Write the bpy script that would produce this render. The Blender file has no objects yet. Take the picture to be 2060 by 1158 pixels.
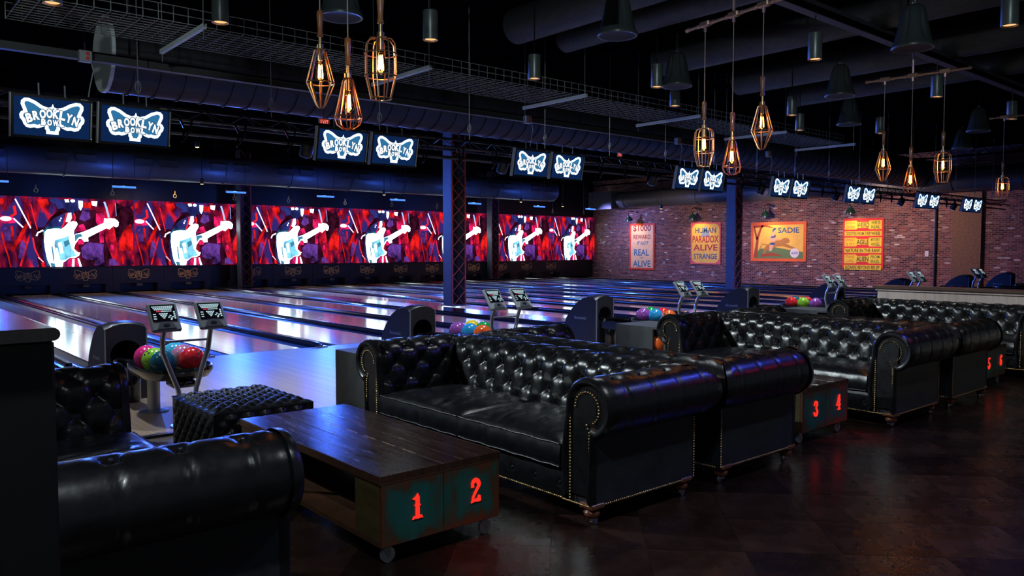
import bpy, bmesh, math, random
from math import sin, cos, pi, radians as R, sqrt, atan2
from mathutils import Vector, Matrix
random.seed(7)
S = bpy.context.scene
C = bpy.context.collection

# ---------------------------------------------------------------- camera, world, exposure
cd = bpy.data.cameras.new('camera'); cam = bpy.data.objects.new('camera', cd); C.objects.link(cam)
cam.location = (0, 0, 1.5); cam.rotation_euler = (pi/2-0.0498, 0, -0.7094)
cd.sensor_width = 36; cd.lens = 1582.8/2060*36; cd.clip_start = .05; cd.clip_end = 200
S.camera = cam
W = bpy.data.worlds.new('world'); S.world = W; W.use_nodes = True
W.node_tree.nodes['Background'].inputs[0].default_value = (.75, .93, 1, 1)
W.node_tree.nodes['Background'].inputs[1].default_value = .06
S.view_settings.view_transform = 'Standard'; S.view_settings.look = 'None'
S.view_settings.exposure = 0.0; S.view_settings.gamma = 1.0; S.view_settings.use_curve_mapping = False

def light(kind, name, loc, energy, color, target=None, **kw):
    d = bpy.data.lights.new(name, kind); d.energy = energy; d.color = color
    for k, v in kw.items(): setattr(d, k, v)
    o = bpy.data.objects.new(name, d); C.objects.link(o); o.location = loc
    if target is not None:
        o.rotation_euler = (Vector(target)-Vector(loc)).to_track_quat('-Z', 'Y').to_euler()
    return o

# ---------------------------------------------------------------- materials
MATS = {}
class NT:
    def __init__(s, m): s.t = m.node_tree; s.t.nodes.clear()
    def n(s, typ, **kw):
        x = s.t.nodes.new(typ)
        for k, v in kw.items():
            if k.startswith('i_'):
                key = k[2:].replace('_', ' ')
                x.inputs[key].default_value = v
            else: setattr(x, k, v)
        return x
    def l(s, a, b): s.t.links.new(a, b)

def mat(name, col, rough=.5, metal=0, spec=.5, coat=0, emit=None, es=0, noise=0, nscale=8, bump=0, bscale=60, stretch=(1,1,1), trans=0, rand=0, rnoise=0):
    if name in MATS: return MATS[name]
    m = bpy.data.materials.new(name); m.use_nodes = True; MATS[name] = m
    t = NT(m); out = t.n('ShaderNodeOutputMaterial'); b = t.n('ShaderNodeBsdfPrincipled')
    t.l(b.outputs[0], out.inputs[0])
    b.inputs['Base Color'].default_value = (*col, 1); b.inputs['Roughness'].default_value = rough
    b.inputs['Metallic'].default_value = metal; b.inputs['Specular IOR Level'].default_value = spec
    b.inputs['Coat Weight'].default_value = coat; b.inputs['Coat Roughness'].default_value = .08
    b.inputs['Transmission Weight'].default_value = trans
    if emit: b.inputs['Emission Color'].default_value = (*emit, 1); b.inputs['Emission Strength'].default_value = es
    if noise or bump or rand or rnoise:
        tc = t.n('ShaderNodeTexCoord'); mp = t.n('ShaderNodeMapping'); mp.inputs['Scale'].default_value = stretch
        t.l(tc.outputs['Object'], mp.inputs[0])
        last = None
        if noise or rnoise:
            nz = t.n('ShaderNodeTexNoise', i_Scale=nscale, i_Detail=5.0, i_Roughness=.65); t.l(mp.outputs[0], nz.inputs['Vector'])
        if noise:
            mr = t.n('ShaderNodeMapRange'); mr.inputs[1].default_value = .25; mr.inputs[2].default_value = .75
            mr.inputs[3].default_value = 1-noise; mr.inputs[4].default_value = 1+noise
            t.l(nz.outputs[0], mr.inputs[0]); last = mr.outputs[0]
        if rnoise:
            mr = t.n('ShaderNodeMapRange'); mr.inputs[1].default_value = .3; mr.inputs[2].default_value = .7
            mr.inputs[3].default_value = max(0, rough-rnoise); mr.inputs[4].default_value = rough+rnoise
            t.l(nz.outputs[0], mr.inputs[0]); t.l(mr.outputs[0], b.inputs['Roughness'])
        if rand:
            oi = t.n('ShaderNodeObjectInfo'); mr2 = t.n('ShaderNodeMapRange')
            mr2.inputs[3].default_value = 1-rand; mr2.inputs[4].default_value = 1+rand
            t.l(oi.outputs['Random'], mr2.inputs[0])
            if last is None: last = mr2.outputs[0]
            else:
                mu = t.n('ShaderNodeMath', operation='MULTIPLY'); t.l(last, mu.inputs[0]); t.l(mr2.outputs[0], mu.inputs[1]); last = mu.outputs[0]
        if last is not None:
            vm = t.n('ShaderNodeVectorMath', operation='SCALE'); vm.inputs[0].default_value = col
            t.l(last, vm.inputs['Scale']); t.l(vm.outputs[0], b.inputs['Base Color'])
        if bump:
            nb = t.n('ShaderNodeTexNoise', i_Scale=bscale, i_Detail=4.0); t.l(mp.outputs[0], nb.inputs['Vector'])
            bp = t.n('ShaderNodeBump', i_Strength=bump, i_Distance=.01); t.l(nb.outputs[0], bp.inputs['Height']); t.l(bp.outputs[0], b.inputs['Normal'])
    return m

def emis(name, col, s):
    if name in MATS: return MATS[name]
    m = bpy.data.materials.new(name); m.use_nodes = True; MATS[name] = m
    t = NT(m); o = t.n('ShaderNodeOutputMaterial'); e = t.n('ShaderNodeEmission'); e.inputs[0].default_value = (*col, 1); e.inputs[1].default_value = s
    t.l(e.outputs[0], o.inputs[0]); return m

def emisn(name, col, s, scale=2.0, lo=.15, hi=1.5, stretch=(1, .6, 1)):
    """light of uneven strength, as on a screen showing a picture"""
    m = bpy.data.materials.new(name); m.use_nodes = True; t = NT(m); o = t.n('ShaderNodeOutputMaterial'); e = t.n('ShaderNodeEmission'); t.l(e.outputs[0], o.inputs[0])
    tc = t.n('ShaderNodeTexCoord'); mp = t.n('ShaderNodeMapping'); mp.inputs['Scale'].default_value = stretch; t.l(tc.outputs['Object'], mp.inputs[0])
    nz = t.n('ShaderNodeTexNoise', i_Scale=scale, i_Detail=6.0, i_Roughness=.65, i_Distortion=.4); t.l(mp.outputs[0], nz.inputs['Vector'])
    mr = t.n('ShaderNodeMapRange'); mr.inputs[1].default_value = .35; mr.inputs[2].default_value = .65; mr.inputs[3].default_value = lo*s; mr.inputs[4].default_value = hi*s; t.l(nz.outputs[0], mr.inputs[0]); t.l(mr.outputs[0], e.inputs[1])
    e.inputs[0].default_value = (*col, 1); return m
def thin_glass(name, tint, refl):
    m = bpy.data.materials.new(name); m.use_nodes = True; t = NT(m); o = t.n('ShaderNodeOutputMaterial'); mx = t.n('ShaderNodeMixShader'); a = t.n('ShaderNodeBsdfTransparent'); g = t.n('ShaderNodeBsdfGlossy')
    a.inputs[0].default_value = (*tint, 1); g.inputs['Roughness'].default_value = .03; fr = t.n('ShaderNodeLayerWeight'); fr.inputs[0].default_value = refl
    t.l(fr.outputs['Fresnel'], mx.inputs[0]); t.l(a.outputs[0], mx.inputs[1]); t.l(g.outputs[0], mx.inputs[2]); t.l(mx.outputs[0], o.inputs[0]); return m

def ramp(t, stops, interp='LINEAR'):
    r = t.n('ShaderNodeValToRGB'); cr = r.color_ramp; cr.interpolation = interp
    while len(cr.elements) < len(stops): cr.elements.new(.5)
    for e, (p, c) in zip(cr.elements, stops): e.position = p; e.color = (*c, 1)
    return r

def brick_mat():
    m = bpy.data.materials.new('brick'); m.use_nodes = True; t = NT(m)
    o = t.n('ShaderNodeOutputMaterial'); b = t.n('ShaderNodeBsdfPrincipled'); t.l(b.outputs[0], o.inputs[0]); b.inputs['Roughness'].default_value = .85
    b.inputs['Specular IOR Level'].default_value = .2
    g = t.n('ShaderNodeNewGeometry'); sp = t.n('ShaderNodeSeparateXYZ'); t.l(g.outputs['Position'], sp.inputs[0])
    cb = t.n('ShaderNodeCombineXYZ'); t.l(sp.outputs[1], cb.inputs[0]); t.l(sp.outputs[2], cb.inputs[1])
    bk = t.n('ShaderNodeTexBrick', i_Scale=1.0); bk.inputs['Brick Width'].default_value = .21; bk.inputs['Row Height'].default_value = .071
    bk.inputs['Mortar Size'].default_value = .011; bk.inputs['Mortar Smooth'].default_value = .2; bk.inputs['Bias'].default_value = 0
    bk.inputs['Color1'].default_value = (0, 0, 0, 1); bk.inputs['Color2'].default_value = (1, 1, 1, 1); bk.inputs['Mortar'].default_value = (.5, .5, .5, 1)
    t.l(cb.outputs[0], bk.inputs['Vector'])
    rp = ramp(t, [(0, (.055, .018, .02)), (.22, (.10, .03, .028)), (.45, (.19, .05, .035)), (.62, (.11, .04, .04)), (.8, (.24, .085, .055)), (.95, (.2, .1, .08)), (1, (.5, .42, .38))])
    t.l(bk.outputs['Color'], rp.inputs[0])
    nz = t.n('ShaderNodeTexNoise', i_Scale=.7, i_Detail=6.0, i_Roughness=.7); t.l(cb.outputs[0], nz.inputs['Vector'])
    mr = t.n('ShaderNodeMapRange'); mr.inputs[1].default_value = .3; mr.inputs[2].default_value = .7; mr.inputs[3].default_value = .55; mr.inputs[4].default_value = 1.5; t.l(nz.outputs[0], mr.inputs[0])
    vs = t.n('ShaderNodeVectorMath', operation='SCALE'); t.l(rp.outputs[0], vs.inputs[0]); t.l(mr.outputs[0], vs.inputs['Scale'])
    mx = t.n('ShaderNodeMix', data_type='RGBA'); t.l(bk.outputs['Fac'], mx.inputs[0]); t.l(vs.outputs[0], mx.inputs[6]); mx.inputs[7].default_value = (.2, .18, .18, 1)
    n2 = t.n('ShaderNodeTexNoise', i_Scale=1.6, i_Detail=6.0); t.l(cb.outputs[0], n2.inputs['Vector'])
    r2 = ramp(t, [(.66, (0, 0, 0)), (.74, (1, 1, 1))]); t.l(n2.outputs[0], r2.inputs[0])
    m2 = t.n('ShaderNodeMix', data_type='RGBA'); t.l(r2.outputs[0], m2.inputs[0]); t.l(mx.outputs[2], m2.inputs[6]); m2.inputs[7].default_value = (.4, .36, .34, 1)
    t.l(m2.outputs[2], b.inputs['Base Color'])
    bp = t.n('ShaderNodeBump', i_Strength=.6, i_Distance=.012, invert=True); t.l(bk.outputs['Fac'], bp.inputs['Height']); t.l(bp.outputs[0], b.inputs['Normal'])
    return m

def board_mat(name, c1, c2, width, rough, coat, axis=0, spec=.5, gap=.04):
    """narrow boards running along Y: one tone per board, thin dark joints, long grain"""
    m = bpy.data.materials.new(name); m.use_nodes = True; t = NT(m)
    o = t.n('ShaderNodeOutputMaterial'); b = t.n('ShaderNodeBsdfPrincipled'); t.l(b.outputs[0], o.inputs[0])
    b.inputs['Roughness'].default_value = rough; b.inputs['Coat Weight'].default_value = coat; b.inputs['Coat Roughness'].default_value = .06; b.inputs['Specular IOR Level'].default_value = spec
    g = t.n('ShaderNodeNewGeometry'); sp = t.n('ShaderNodeSeparateXYZ'); t.l(g.outputs['Position'], sp.inputs[0])
    d = t.n('ShaderNodeMath', operation='DIVIDE'); t.l(sp.outputs[axis], d.inputs[0]); d.inputs[1].default_value = width
    fl = t.n('ShaderNodeMath', operation='FLOOR'); t.l(d.outputs[0], fl.inputs[0])
    fr = t.n('ShaderNodeMath', operation='FRACT'); t.l(d.outputs[0], fr.inputs[0])
    wn = t.n('ShaderNodeTexWhiteNoise', noise_dimensions='1D'); t.l(fl.outputs[0], wn.inputs['W'])
    mp = t.n('ShaderNodeMapping'); mp.inputs['Scale'].default_value = (40, 1.5, 1) if axis == 0 else (1.5, 40, 1); t.l(g.outputs['Position'], mp.inputs[0])
    nz = t.n('ShaderNodeTexNoise', i_Scale=1.0, i_Detail=4.0); t.l(mp.outputs[0], nz.inputs['Vector'])
    ad = t.n('ShaderNodeMath', operation='MULTIPLY_ADD'); t.l(nz.outputs[0], ad.inputs[0]); ad.inputs[1].default_value = .5; 
    ml = t.n('ShaderNodeMath', operation='MULTIPLY'); t.l(wn.outputs['Value'], ml.inputs[0]); ml.inputs[1].default_value = .55; t.l(ml.outputs[0], ad.inputs[2])
    mx = t.n('ShaderNodeMix', data_type='RGBA'); t.l(ad.outputs[0], mx.inputs[0]); mx.inputs[6].default_value = (*c1, 1); mx.inputs[7].default_value = (*c2, 1)
    gp = t.n('ShaderNodeMath', operation='LESS_THAN'); t.l(fr.outputs[0], gp.inputs[0]); gp.inputs[1].default_value = gap
    m2 = t.n('ShaderNodeMix', data_type='RGBA'); t.l(gp.outputs[0], m2.inputs[0]); t.l(mx.outputs[2], m2.inputs[6]); m2.inputs[7].default_value = (c1[0]*.3, c1[1]*.3, c1[2]*.3, 1)
    t.l(m2.outputs[2], b.inputs['Base Color'])
    return m

def video_mat():
    """stage video: red and navy smears of light on an LED wall"""
    m = bpy.data.materials.new('video'); m.use_nodes = True; t = NT(m)
    o = t.n('ShaderNodeOutputMaterial'); e = t.n('ShaderNodeEmission'); t.l(e.outputs[0], o.inputs[0]); e.inputs[1].default_value = 1.0
    tc = t.n('ShaderNodeTexCoord'); mp = t.n('ShaderNodeMapping'); mp.inputs['Scale'].default_value = (1.5, .75, 1); t.l(tc.outputs['Object'], mp.inputs[0])
    nz = t.n('ShaderNodeTexNoise', i_Scale=1.15, i_Detail=7.0, i_Roughness=.62, i_Distortion=.7); t.l(mp.outputs[0], nz.inputs['Vector'])
    rp = ramp(t, [(.33, (.003, .002, .010)), (.42, (.03, .003, .025)), (.48, (.14, .004, .025)), (.55, (.40, .006, .025)), (.62, (.85, .012, .035)), (.72, (1.0, .04, .06))])
    t.l(nz.outputs[0], rp.inputs[0])
    n2 = t.n('ShaderNodeTexNoise', i_Scale=1.7, i_Detail=5.0); m2 = t.n('ShaderNodeMapping'); m2.inputs['Location'].default_value = (7, 3, 1); m2.inputs['Scale'].default_value = (1.4, .5, 1)
    t.l(tc.outputs['Object'], m2.inputs[0]); t.l(m2.outputs[0], n2.inputs['Vector'])
    r2 = ramp(t, [(.52, (0, 0, 0)), (.60, (1, 1, 1))]); t.l(n2.outputs[0], r2.inputs[0])
    mx = t.n('ShaderNodeMix', data_type='RGBA'); t.l(r2.outputs[0], mx.inputs[0]); t.l(rp.outputs[0], mx.inputs[6]); mx.inputs[7].default_value = (.035, .02, .16, 1)
    t.l(mx.outputs[2], e.inputs[0]); return m

def table_mat():
    """teal paint worn back to rust-brown wood at the edges"""
    m = bpy.data.materials.new('worn_teal'); m.use_nodes = True; t = NT(m)
    o = t.n('ShaderNodeOutputMaterial'); b = t.n('ShaderNodeBsdfPrincipled'); t.l(b.outputs[0], o.inputs[0]); b.inputs['Roughness'].default_value = .42
    tc = t.n('ShaderNodeTexCoord'); mp = t.n('ShaderNodeMapping'); mp.inputs['Scale'].default_value = (9, 9, 2.2); t.l(tc.outputs['Object'], mp.inputs[0])
    nz = t.n('ShaderNodeTexNoise', i_Scale=1.0, i_Detail=6.0, i_Roughness=.6); t.l(mp.outputs[0], nz.inputs['Vector'])
    sp = t.n('ShaderNodeSeparateXYZ'); t.l(tc.outputs['Generated'], sp.inputs[0])
    def edge(sock):
        a = t.n('ShaderNodeMath', operation='SUBTRACT'); t.l(sock, a.inputs[0]); a.inputs[1].default_value = .5
        c = t.n('ShaderNodeMath', operation='ABSOLUTE'); t.l(a.outputs[0], c.inputs[0]); return c.outputs[0]
    mxx = t.n('ShaderNodeMath', operation='MAXIMUM'); t.l(edge(sp.outputs[0]), mxx.inputs[0]); t.l(edge(sp.outputs[2]), mxx.inputs[1])
    pw = t.n('ShaderNodeMath', operation='MULTIPLY_ADD'); t.l(mxx.outputs[0], pw.inputs[0]); pw.inputs[1].default_value = -1.1; pw.inputs[2].default_value = .36
    ad = t.n('ShaderNodeMath', operation='ADD'); t.l(pw.outputs[0], ad.inputs[0]); t.l(nz.outputs[0], ad.inputs[1])
    rp = ramp(t, [(.30, (.09, .028, .013)), (.40, (.05, .035, .02)), (.50, (.012, .075, .066)), (.75, (.009, .10, .092))]); t.l(ad.outputs[0], rp.inputs[0])
    t.l(rp.outputs[0], b.inputs['Base Color']); return m

# ---------------------------------------------------------------- mesh builder
class MB:
    def __init__(s): s.v = []; s.f = []
    def add(s, vs, fs):
        o = len(s.v); s.v += [tuple(p) for p in vs]; s.f += [tuple(i+o for i in f) for f in fs]; return s
    def box(s, x0, x1, y0, y1, z0, z1, M=None, bev=0):
        if bev:
            a = bev; P = []
            # chamfered box : 24 verts
            for sx, X in ((1, x0), (-1, x1)):
                for sy, Y in ((1, y0), (-1, y1)):
                    for sz, Z in ((1, z0), (-1, z1)):
                        P += [(X, Y+sy*a, Z+sz*a), (X+sx*a, Y, Z+sz*a), (X+sx*a, Y+sy*a, Z)]
            bm = bmesh.new(); vs = [bm.verts.new(p) for p in P]; bmesh.ops.convex_hull(bm, input=vs)
            bmesh.ops.dissolve_limit(bm, angle_limit=.01, verts=bm.verts, edges=bm.edges)
            bm.verts.index_update(); vv = [tuple(v.co) for v in bm.verts]; ff = [tuple(v.index for v in f.verts) for f in bm.faces]; bm.free()
        else:
            vv = [(x, y, z) for x in (x0, x1) for y in (y0, y1) for z in (z0, z1)]
            ff = [(0,1,3,2), (4,6,7,5), (0,4,5,1), (2,3,7,6), (0,2,6,4), (1,5,7,3)]
        if M: vv = [tuple(M @ Vector(p)) for p in vv]
        return s.add(vv, ff)
    def path(s, pts, r, n=8, caps=True, closed=False):
        pts = [Vector(p) for p in pts]; N = len(pts); rs = r if isinstance(r, (list, tuple)) else [r]*N
        t0 = (pts[1]-pts[0]).normalized(); up = Vector((0,0,1)) if abs(t0.z) < .9 else Vector((1,0,0))
        a = t0.cross(up).normalized(); vs = []; 
        for i, p in enumerate(pts):
            if closed: t = (pts[(i+1) % N]-pts[i-1]).normalized()
            else: t = (pts[min(i+1, N-1)]-pts[max(i-1, 0)]).normalized()
            a = (a-t*a.dot(t)).normalized(); b = t.cross(a)
            for k in range(n):
                q = 2*pi*k/n; vs.append(p+(a*cos(q)+b*sin(q))*rs[i])
        fs = []
        for i in range(N if closed else N-1):
            j = (i+1) % N
            for k in range(n): fs.append((i*n+k, i*n+(k+1) % n, j*n+(k+1) % n, j*n+k))
        if caps and not closed: fs += [tuple(range(n))[::-1], tuple((N-1)*n+k for k in range(n))]
        return s.add(vs, fs)
    def tube(s, a, b, r, n=8): return s.path([a, b], r, n)
    def lathe(s, prof, n=16, M=None, caps=True):
        vs = [(r*cos(2*pi*k/n), r*sin(2*pi*k/n), z) for r, z in prof for k in range(n)]
        fs = [(i*n+k, i*n+(k+1) % n, (i+1)*n+(k+1) % n, (i+1)*n+k) for i in range(len(prof)-1) for k in range(n)]
        if caps: fs += [tuple(range(n))[::-1], tuple((len(prof)-1)*n+k for k in range(n))]
        if M: vs = [tuple(M @ Vector(p)) for p in vs]
        return s.add(vs, fs)
    def sphere(s, c, r, nu=12, nv=8, sq=(1,1,1)):
        prof = [(r*sin(pi*i/nv), -r*cos(pi*i/nv)) for i in range(1, nv)]
        vs = [(c[0]+q*cos(2*pi*k/nu)*sq[0], c[1]+q*sin(2*pi*k/nu)*sq[1], c[2]+z*sq[2]) for q, z in prof for k in range(nu)]
        L = len(prof); fs = [(i*nu+k, i*nu+(k+1) % nu, (i+1)*nu+(k+1) % nu, (i+1)*nu+k) for i in range(L-1) for k in range(nu)]
        vs += [(c[0], c[1], c[2]-r*sq[2]), (c[0], c[1], c[2]+r*sq[2])]; a = L*nu
        fs += [(k, a, (k+1) % nu) for k in range(nu)] + [((L-1)*nu+k, (L-1)*nu+(k+1) % nu, a+1) for k in range(nu)]
        return s.add(vs, fs)
    def prism(s, poly, z0, z1, M=None):
        n = len(poly); vs = [(x, y, z0) for x, y in poly]+[(x, y, z1) for x, y in poly]
        fs = [tuple(range(n))[::-1], tuple(range(n, 2*n))]+[(i, (i+1) % n, n+(i+1) % n, n+i) for i in range(n)]
        if M: vs = [tuple(M @ Vector(p)) for p in vs]
        return s.add(vs, fs)
    def stroke(s, pts, w, z0, z1):
        """thick 2-D polyline of varying width as a prism"""
        pts = [Vector(p) for p in pts]; ws = w if isinstance(w, (list, tuple)) else [w]*len(pts); Lf = []; Rt = []
        for i, p in enumerate(pts):
            t = (pts[min(i+1, len(pts)-1)]-pts[max(i-1, 0)]).normalized(); n = Vector((-t.y, t.x))*ws[i]/2
            Lf.append(p+n); Rt.append(p-n)
        for i in range(len(pts)-1): s.prism([tuple(Rt[i]), tuple(Rt[i+1]), tuple(Lf[i+1]), tuple(Lf[i])], z0, z1)
        return s
    def grid(s, fn, nu, nv, flip=False):
        vs = [fn(i/nu, j/nv) for i in range(nu+1) for j in range(nv+1)]; w = nv+1
        fs = [(i*w+j, (i+1)*w+j, (i+1)*w+j+1, i*w+j+1) for i in range(nu) for j in range(nv)]
        if flip: fs = [f[::-1] for f in fs]
        return s.add(vs, fs)
    def mesh(s, name, m, ang=35, recalc=True):
        me = bpy.data.meshes.new(name); me.from_pydata(s.v, [], s.f)
        if recalc:
            bm = bmesh.new(); bm.from_mesh(me); bmesh.ops.recalc_face_normals(bm, faces=bm.faces); bm.to_mesh(me); bm.free()
        if ang: me.shade_smooth(); me.set_sharp_from_angle(angle=R(ang))
        if m: me.materials.append(m)
        me.update(); return me
    def islands(s):
        """the separate pieces of this mesh, each as a builder of its own"""
        par = list(range(len(s.v)))
        def find(a):
            while par[a] != a: par[a] = par[par[a]]; a = par[a]
            return a
        for f in s.f:
            r = find(f[0])
            for i in f[1:]: par[find(i)] = r
        grp = {}
        for f in s.f: grp.setdefault(find(f[0]), []).append(f)
        out = []
        for fs in grp.values():
            idx = {}; b = MB()
            for f in fs:
                for i in f:
                    if i not in idx: idx[i] = len(idx); b.v.append(s.v[i])
                b.f.append(tuple(idx[i] for i in f))
            out.append(b)
        return out
    def build(s, name, m, parent=None, ang=35, loc=None, recalc=True):
        return ob(name, s.mesh(name, m, ang, recalc), parent, loc)
    def split(s, name, m, parent, ang=35):
        return [b.build(name, m, parent, ang) for b in s.islands()]

def ob(name, me, parent=None, loc=None):
    o = bpy.data.objects.new(name, me); C.objects.link(o)
    if parent: o.parent = parent
    if loc is not None: o.location = loc
    return o
def tag(o, label, cat, group=None):
    o['label'] = label; o['category'] = cat
    if group: o['group'] = group
    return o
def thing(name, label, cat, loc=(0,0,0), rz=0, group=None, Mw=None):
    o = bpy.data.objects.new(name, None); C.objects.link(o); o.empty_display_size = .1
    if Mw is not None: o.matrix_world = Mw
    else: o.location = loc; o.rotation_euler = (0, 0, rz)
    return tag(o, label, cat, group)
def struct(o): o['kind'] = 'structure'; return o
def stuff(o): o['kind'] = 'stuff'; return o
KIDS = {}
def kids(o): return [c for c in bpy.data.objects if c.parent == o]
def dup(root, label=None, loc=None, rz=None, group=None, Mw=None, ch=None):
    """copy a thing with its parts and sub-parts"""
    r = root.copy(); C.objects.link(r)
    if loc is not None: r.location = loc
    if rz is not None: r.rotation_euler = (0, 0, rz)
    if Mw is not None: r.matrix_world = Mw
    if label: r['label'] = label
    if group: r['group'] = group
    if root.name not in KIDS: KIDS[root.name] = [(c, kids(c)) for c in kids(root)]
    for c, gs in KIDS[root.name]:
        d = c.copy(); C.objects.link(d); d.parent = r
        for g in gs: e = g.copy(); C.objects.link(e); e.parent = d
    return r
_tc = {}
def text(s, size=1, offset=0, align='CENTER', shear=0):
    """built-in font outline -> (verts, faces), centred on the origin"""
    k = (s, size, offset, align, shear)
    if k in _tc: return _tc[k]
    cu = bpy.data.curves.new('t', 'FONT'); cu.body = s; cu.size = size; cu.align_x = align; cu.align_y = 'CENTER'; cu.offset = offset; cu.shear = shear; cu.resolution_u = 3
    o = bpy.data.objects.new('t', cu); C.objects.link(o); bpy.context.view_layer.update()
    me = o.to_mesh(); v = [tuple(p.co) for p in me.vertices]; f = [tuple(p.vertices) for p in me.polygons]
    o.to_mesh_clear(); bpy.data.objects.remove(o); bpy.data.curves.remove(cu)
    _tc[k] = (v, f); return _tc[k]
def put_text(mb, s, x, y, w=None, h=None, z=0, rot=0, bold=0, shear=0):
    v, f = text(s, 1, bold, 'CENTER', shear)
    xs = [p[0] for p in v]; ys = [p[1] for p in v]; cx, cy = (min(xs)+max(xs))/2, (min(ys)+max(ys))/2
    kx = w/(max(xs)-min(xs)) if w else None; ky = h/(max(ys)-min(ys)) if h else None
    kx = kx or ky; ky = ky or kx; c, sn = cos(rot), sin(rot); o = []
    for p in v:
        a, b = (p[0]-cx)*kx, (p[1]-cy)*ky; o.append((x+a*c-b*sn, y+a*sn+b*c, z))
    mb.add(o, f)
def frame(o, xa, ya):
    """matrix with local x -> xa, y -> ya at origin o"""
    x = Vector(xa).normalized(); y = Vector(ya).normalized(); z = x.cross(y); M = Matrix.Identity(4)
    for i in range(3): M[i][0] = x[i]; M[i][1] = y[i]; M[i][2] = z[i]; M[i][3] = o[i]
    return M
ORD = ['leftmost', 'second', 'third', 'fourth', 'fifth', 'sixth', 'seventh', 'eighth', 'ninth', 'tenth', 'eleventh', 'twelfth', 'thirteenth', 'fourteenth', 'fifteenth', 'rightmost']
def nth(i, n, what):
    return f'leftmost {what}' if i == 0 else (f'rightmost {what}' if i == n-1 else f'{ORD[i]} {what} from the left')

# shared materials
M_dark = mat('ceiling_black', (.0025, .003, .0035), .8, spec=0)
M_black = mat('black_plastic', (.008, .008, .01), .35)
M_gloss = mat('gloss_black', (.006, .006, .008), .12, coat=.6)
M_metal = mat('steel', (.42, .44, .46), .3, 1)
M_galv = mat('galvanised', (.35, .37, .38), .42, .8)
M_leather = mat('black_leather', (.0065, .007, .0085), .29, noise=.3, nscale=14, bump=.07, bscale=30, rnoise=.04)
M_leather2 = mat('black_leather_side', (.015, .018, .025), .48, noise=.45, nscale=9, bump=.1, bscale=70)
M_brass = mat('antique_brass', (.55, .36, .16), .32, 1)
M_wood = mat('dark_turned_wood', (.15, .045, .025), .25, coat=.4, noise=.3, nscale=20)
M_chrome = mat('chrome', (.6, .62, .66), .15, 1)
M_duct = mat('painted_duct', (.05, .055, .065), .45, .2, noise=.15, nscale=3)

# ---------------------------------------------------------------- layout constants (metres, lanes run along +Y)
X0, P, GAP = 2.172, 3.3756, .7252
PX = [X0+k*P+GAP*(k > 2)+GAP*(k > 5) for k in range(8)]
YF, YE, YS, YA = 10.96, 29.3, 30.16, 6.62      # foul line, lane end, video wall, start of the approach
XR, ZC = 31.9, 5.2                              # brick wall, ceiling
COLS = [(11.77, 15.92), (23.95, 15.92), (11.77, 29.3), (23.95, 29.3)]

def sx(p):
    """how far right a spot stands as seen from the visitor's side, for naming things in order"""
    return (p[0]*cos(.7094)-p[1]*sin(.7094))/(p[0]*sin(.7094)+p[1]*cos(.7094))

# ================================================================ SETTING
# tile floor laid on the diagonal
fl = struct(MB().box(-4, XR, -3.5, YA, -.12, -.006).build('floor', mat('grout', (.06, .042, .036), .6), ang=0))
M_tile = mat('brown_tile', (.018, .0088, .0064), .27, noise=.55, nscale=5, rand=.55, rnoise=.05, bump=.04, bscale=25)
T = .48; g = .0018
tb = MB().box(-T/2+g, T/2-g, -T/2+g, T/2-g, -.006, 0, Matrix.Rotation(R(45), 4, 'Z'))
tme = tb.mesh('tile', M_tile, 0)
q = 1/sqrt(2); fw = Vector((sin(.7094), cos(.7094))); rt = Vector((cos(.7094), -sin(.7094))); near = []; far = []
for i in range(-30, 40):
    for j in range(-10, 50):
        a = -.1+T*(i+.5); b = 3.91+T*(j-8+.5); x = (a+b)*q; y = (b-a)*q
        if -3.6 < x < 20 and -3 < y < YA-.36:
            d = x*fw.x+y*fw.y; l = x*rt.x+y*rt.y
            (near if d > 1.6 and abs(l) < d*.72+.3 else far).append((d, x, y))
near.sort()
for d, x, y in near[:300]: o = ob('tile', tme, fl, (x, y, 0))
fm = MB()
for d, x, y in near[300:]+far: fm.add([(x+p[0], y+p[1], p[2]) for p in tb.v], tb.f)
stuff(fm.build('tile_field', M_tile, fl, 0))
M_appr = board_mat('approach_boards', (.30, .21, .13), (.46, .34, .22), .027, .34, 0, spec=.4)
ap = struct(MB().box(-1.2, XR-.05, YA, YF, -.1, .012).build('floor_approach', M_appr, ang=0))
MB().box(-1.2, XR-.05, YA-.06, YA, -.004, .014).build('edge_strip', mat('edge_strip', (.03, .018, .012), .4), ap, 0)
struct(MB().box(-1.2, XR, YF, YS+.6, -.16, -.11).build('floor_subfloor', M_dark, ang=0))
M_brick = brick_mat()
wr = struct(MB().box(XR, XR+.3, 5, YS+.6, -.1, ZC).build('wall_right', M_brick, ang=0))
struct(MB().box(XR-.9, XR+.3, 4.7, 5.0, -.1, ZC).build('wall_right_return', M_brick, ang=0))
# brick pilaster and conduit on the brick wall
MB().box(XR-.12, XR, 10.7, 11.7, 0, 3.6).build('pilaster', mat('tan_brick', (.16, .09, .05), .85, noise=.35, nscale=14), wr, 0)
MB().tube((XR-.05, 12.3, 0), (XR-.05, 12.3, 3.3), .045, 8).build('conduit', M_black, wr)
MB().box(XR-.015, XR, 12.55, 12.68, 1.2, 1.42).build('switch_plate', mat('white_plate', (.6, .6, .62), .4), wr, 0)
struct(MB().box(-1.2, XR, YS+.45, YS+.6, -.1, ZC).build('wall_back', M_dark, ang=0))
ce = struct(MB().box(-6, XR+.3, -5, YS+.6, ZC, ZC+.1).build('ceiling', M_dark, ang=0))
M_joist = mat('joist_black', (.002, .0025, .003), .8, spec=0)
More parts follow.
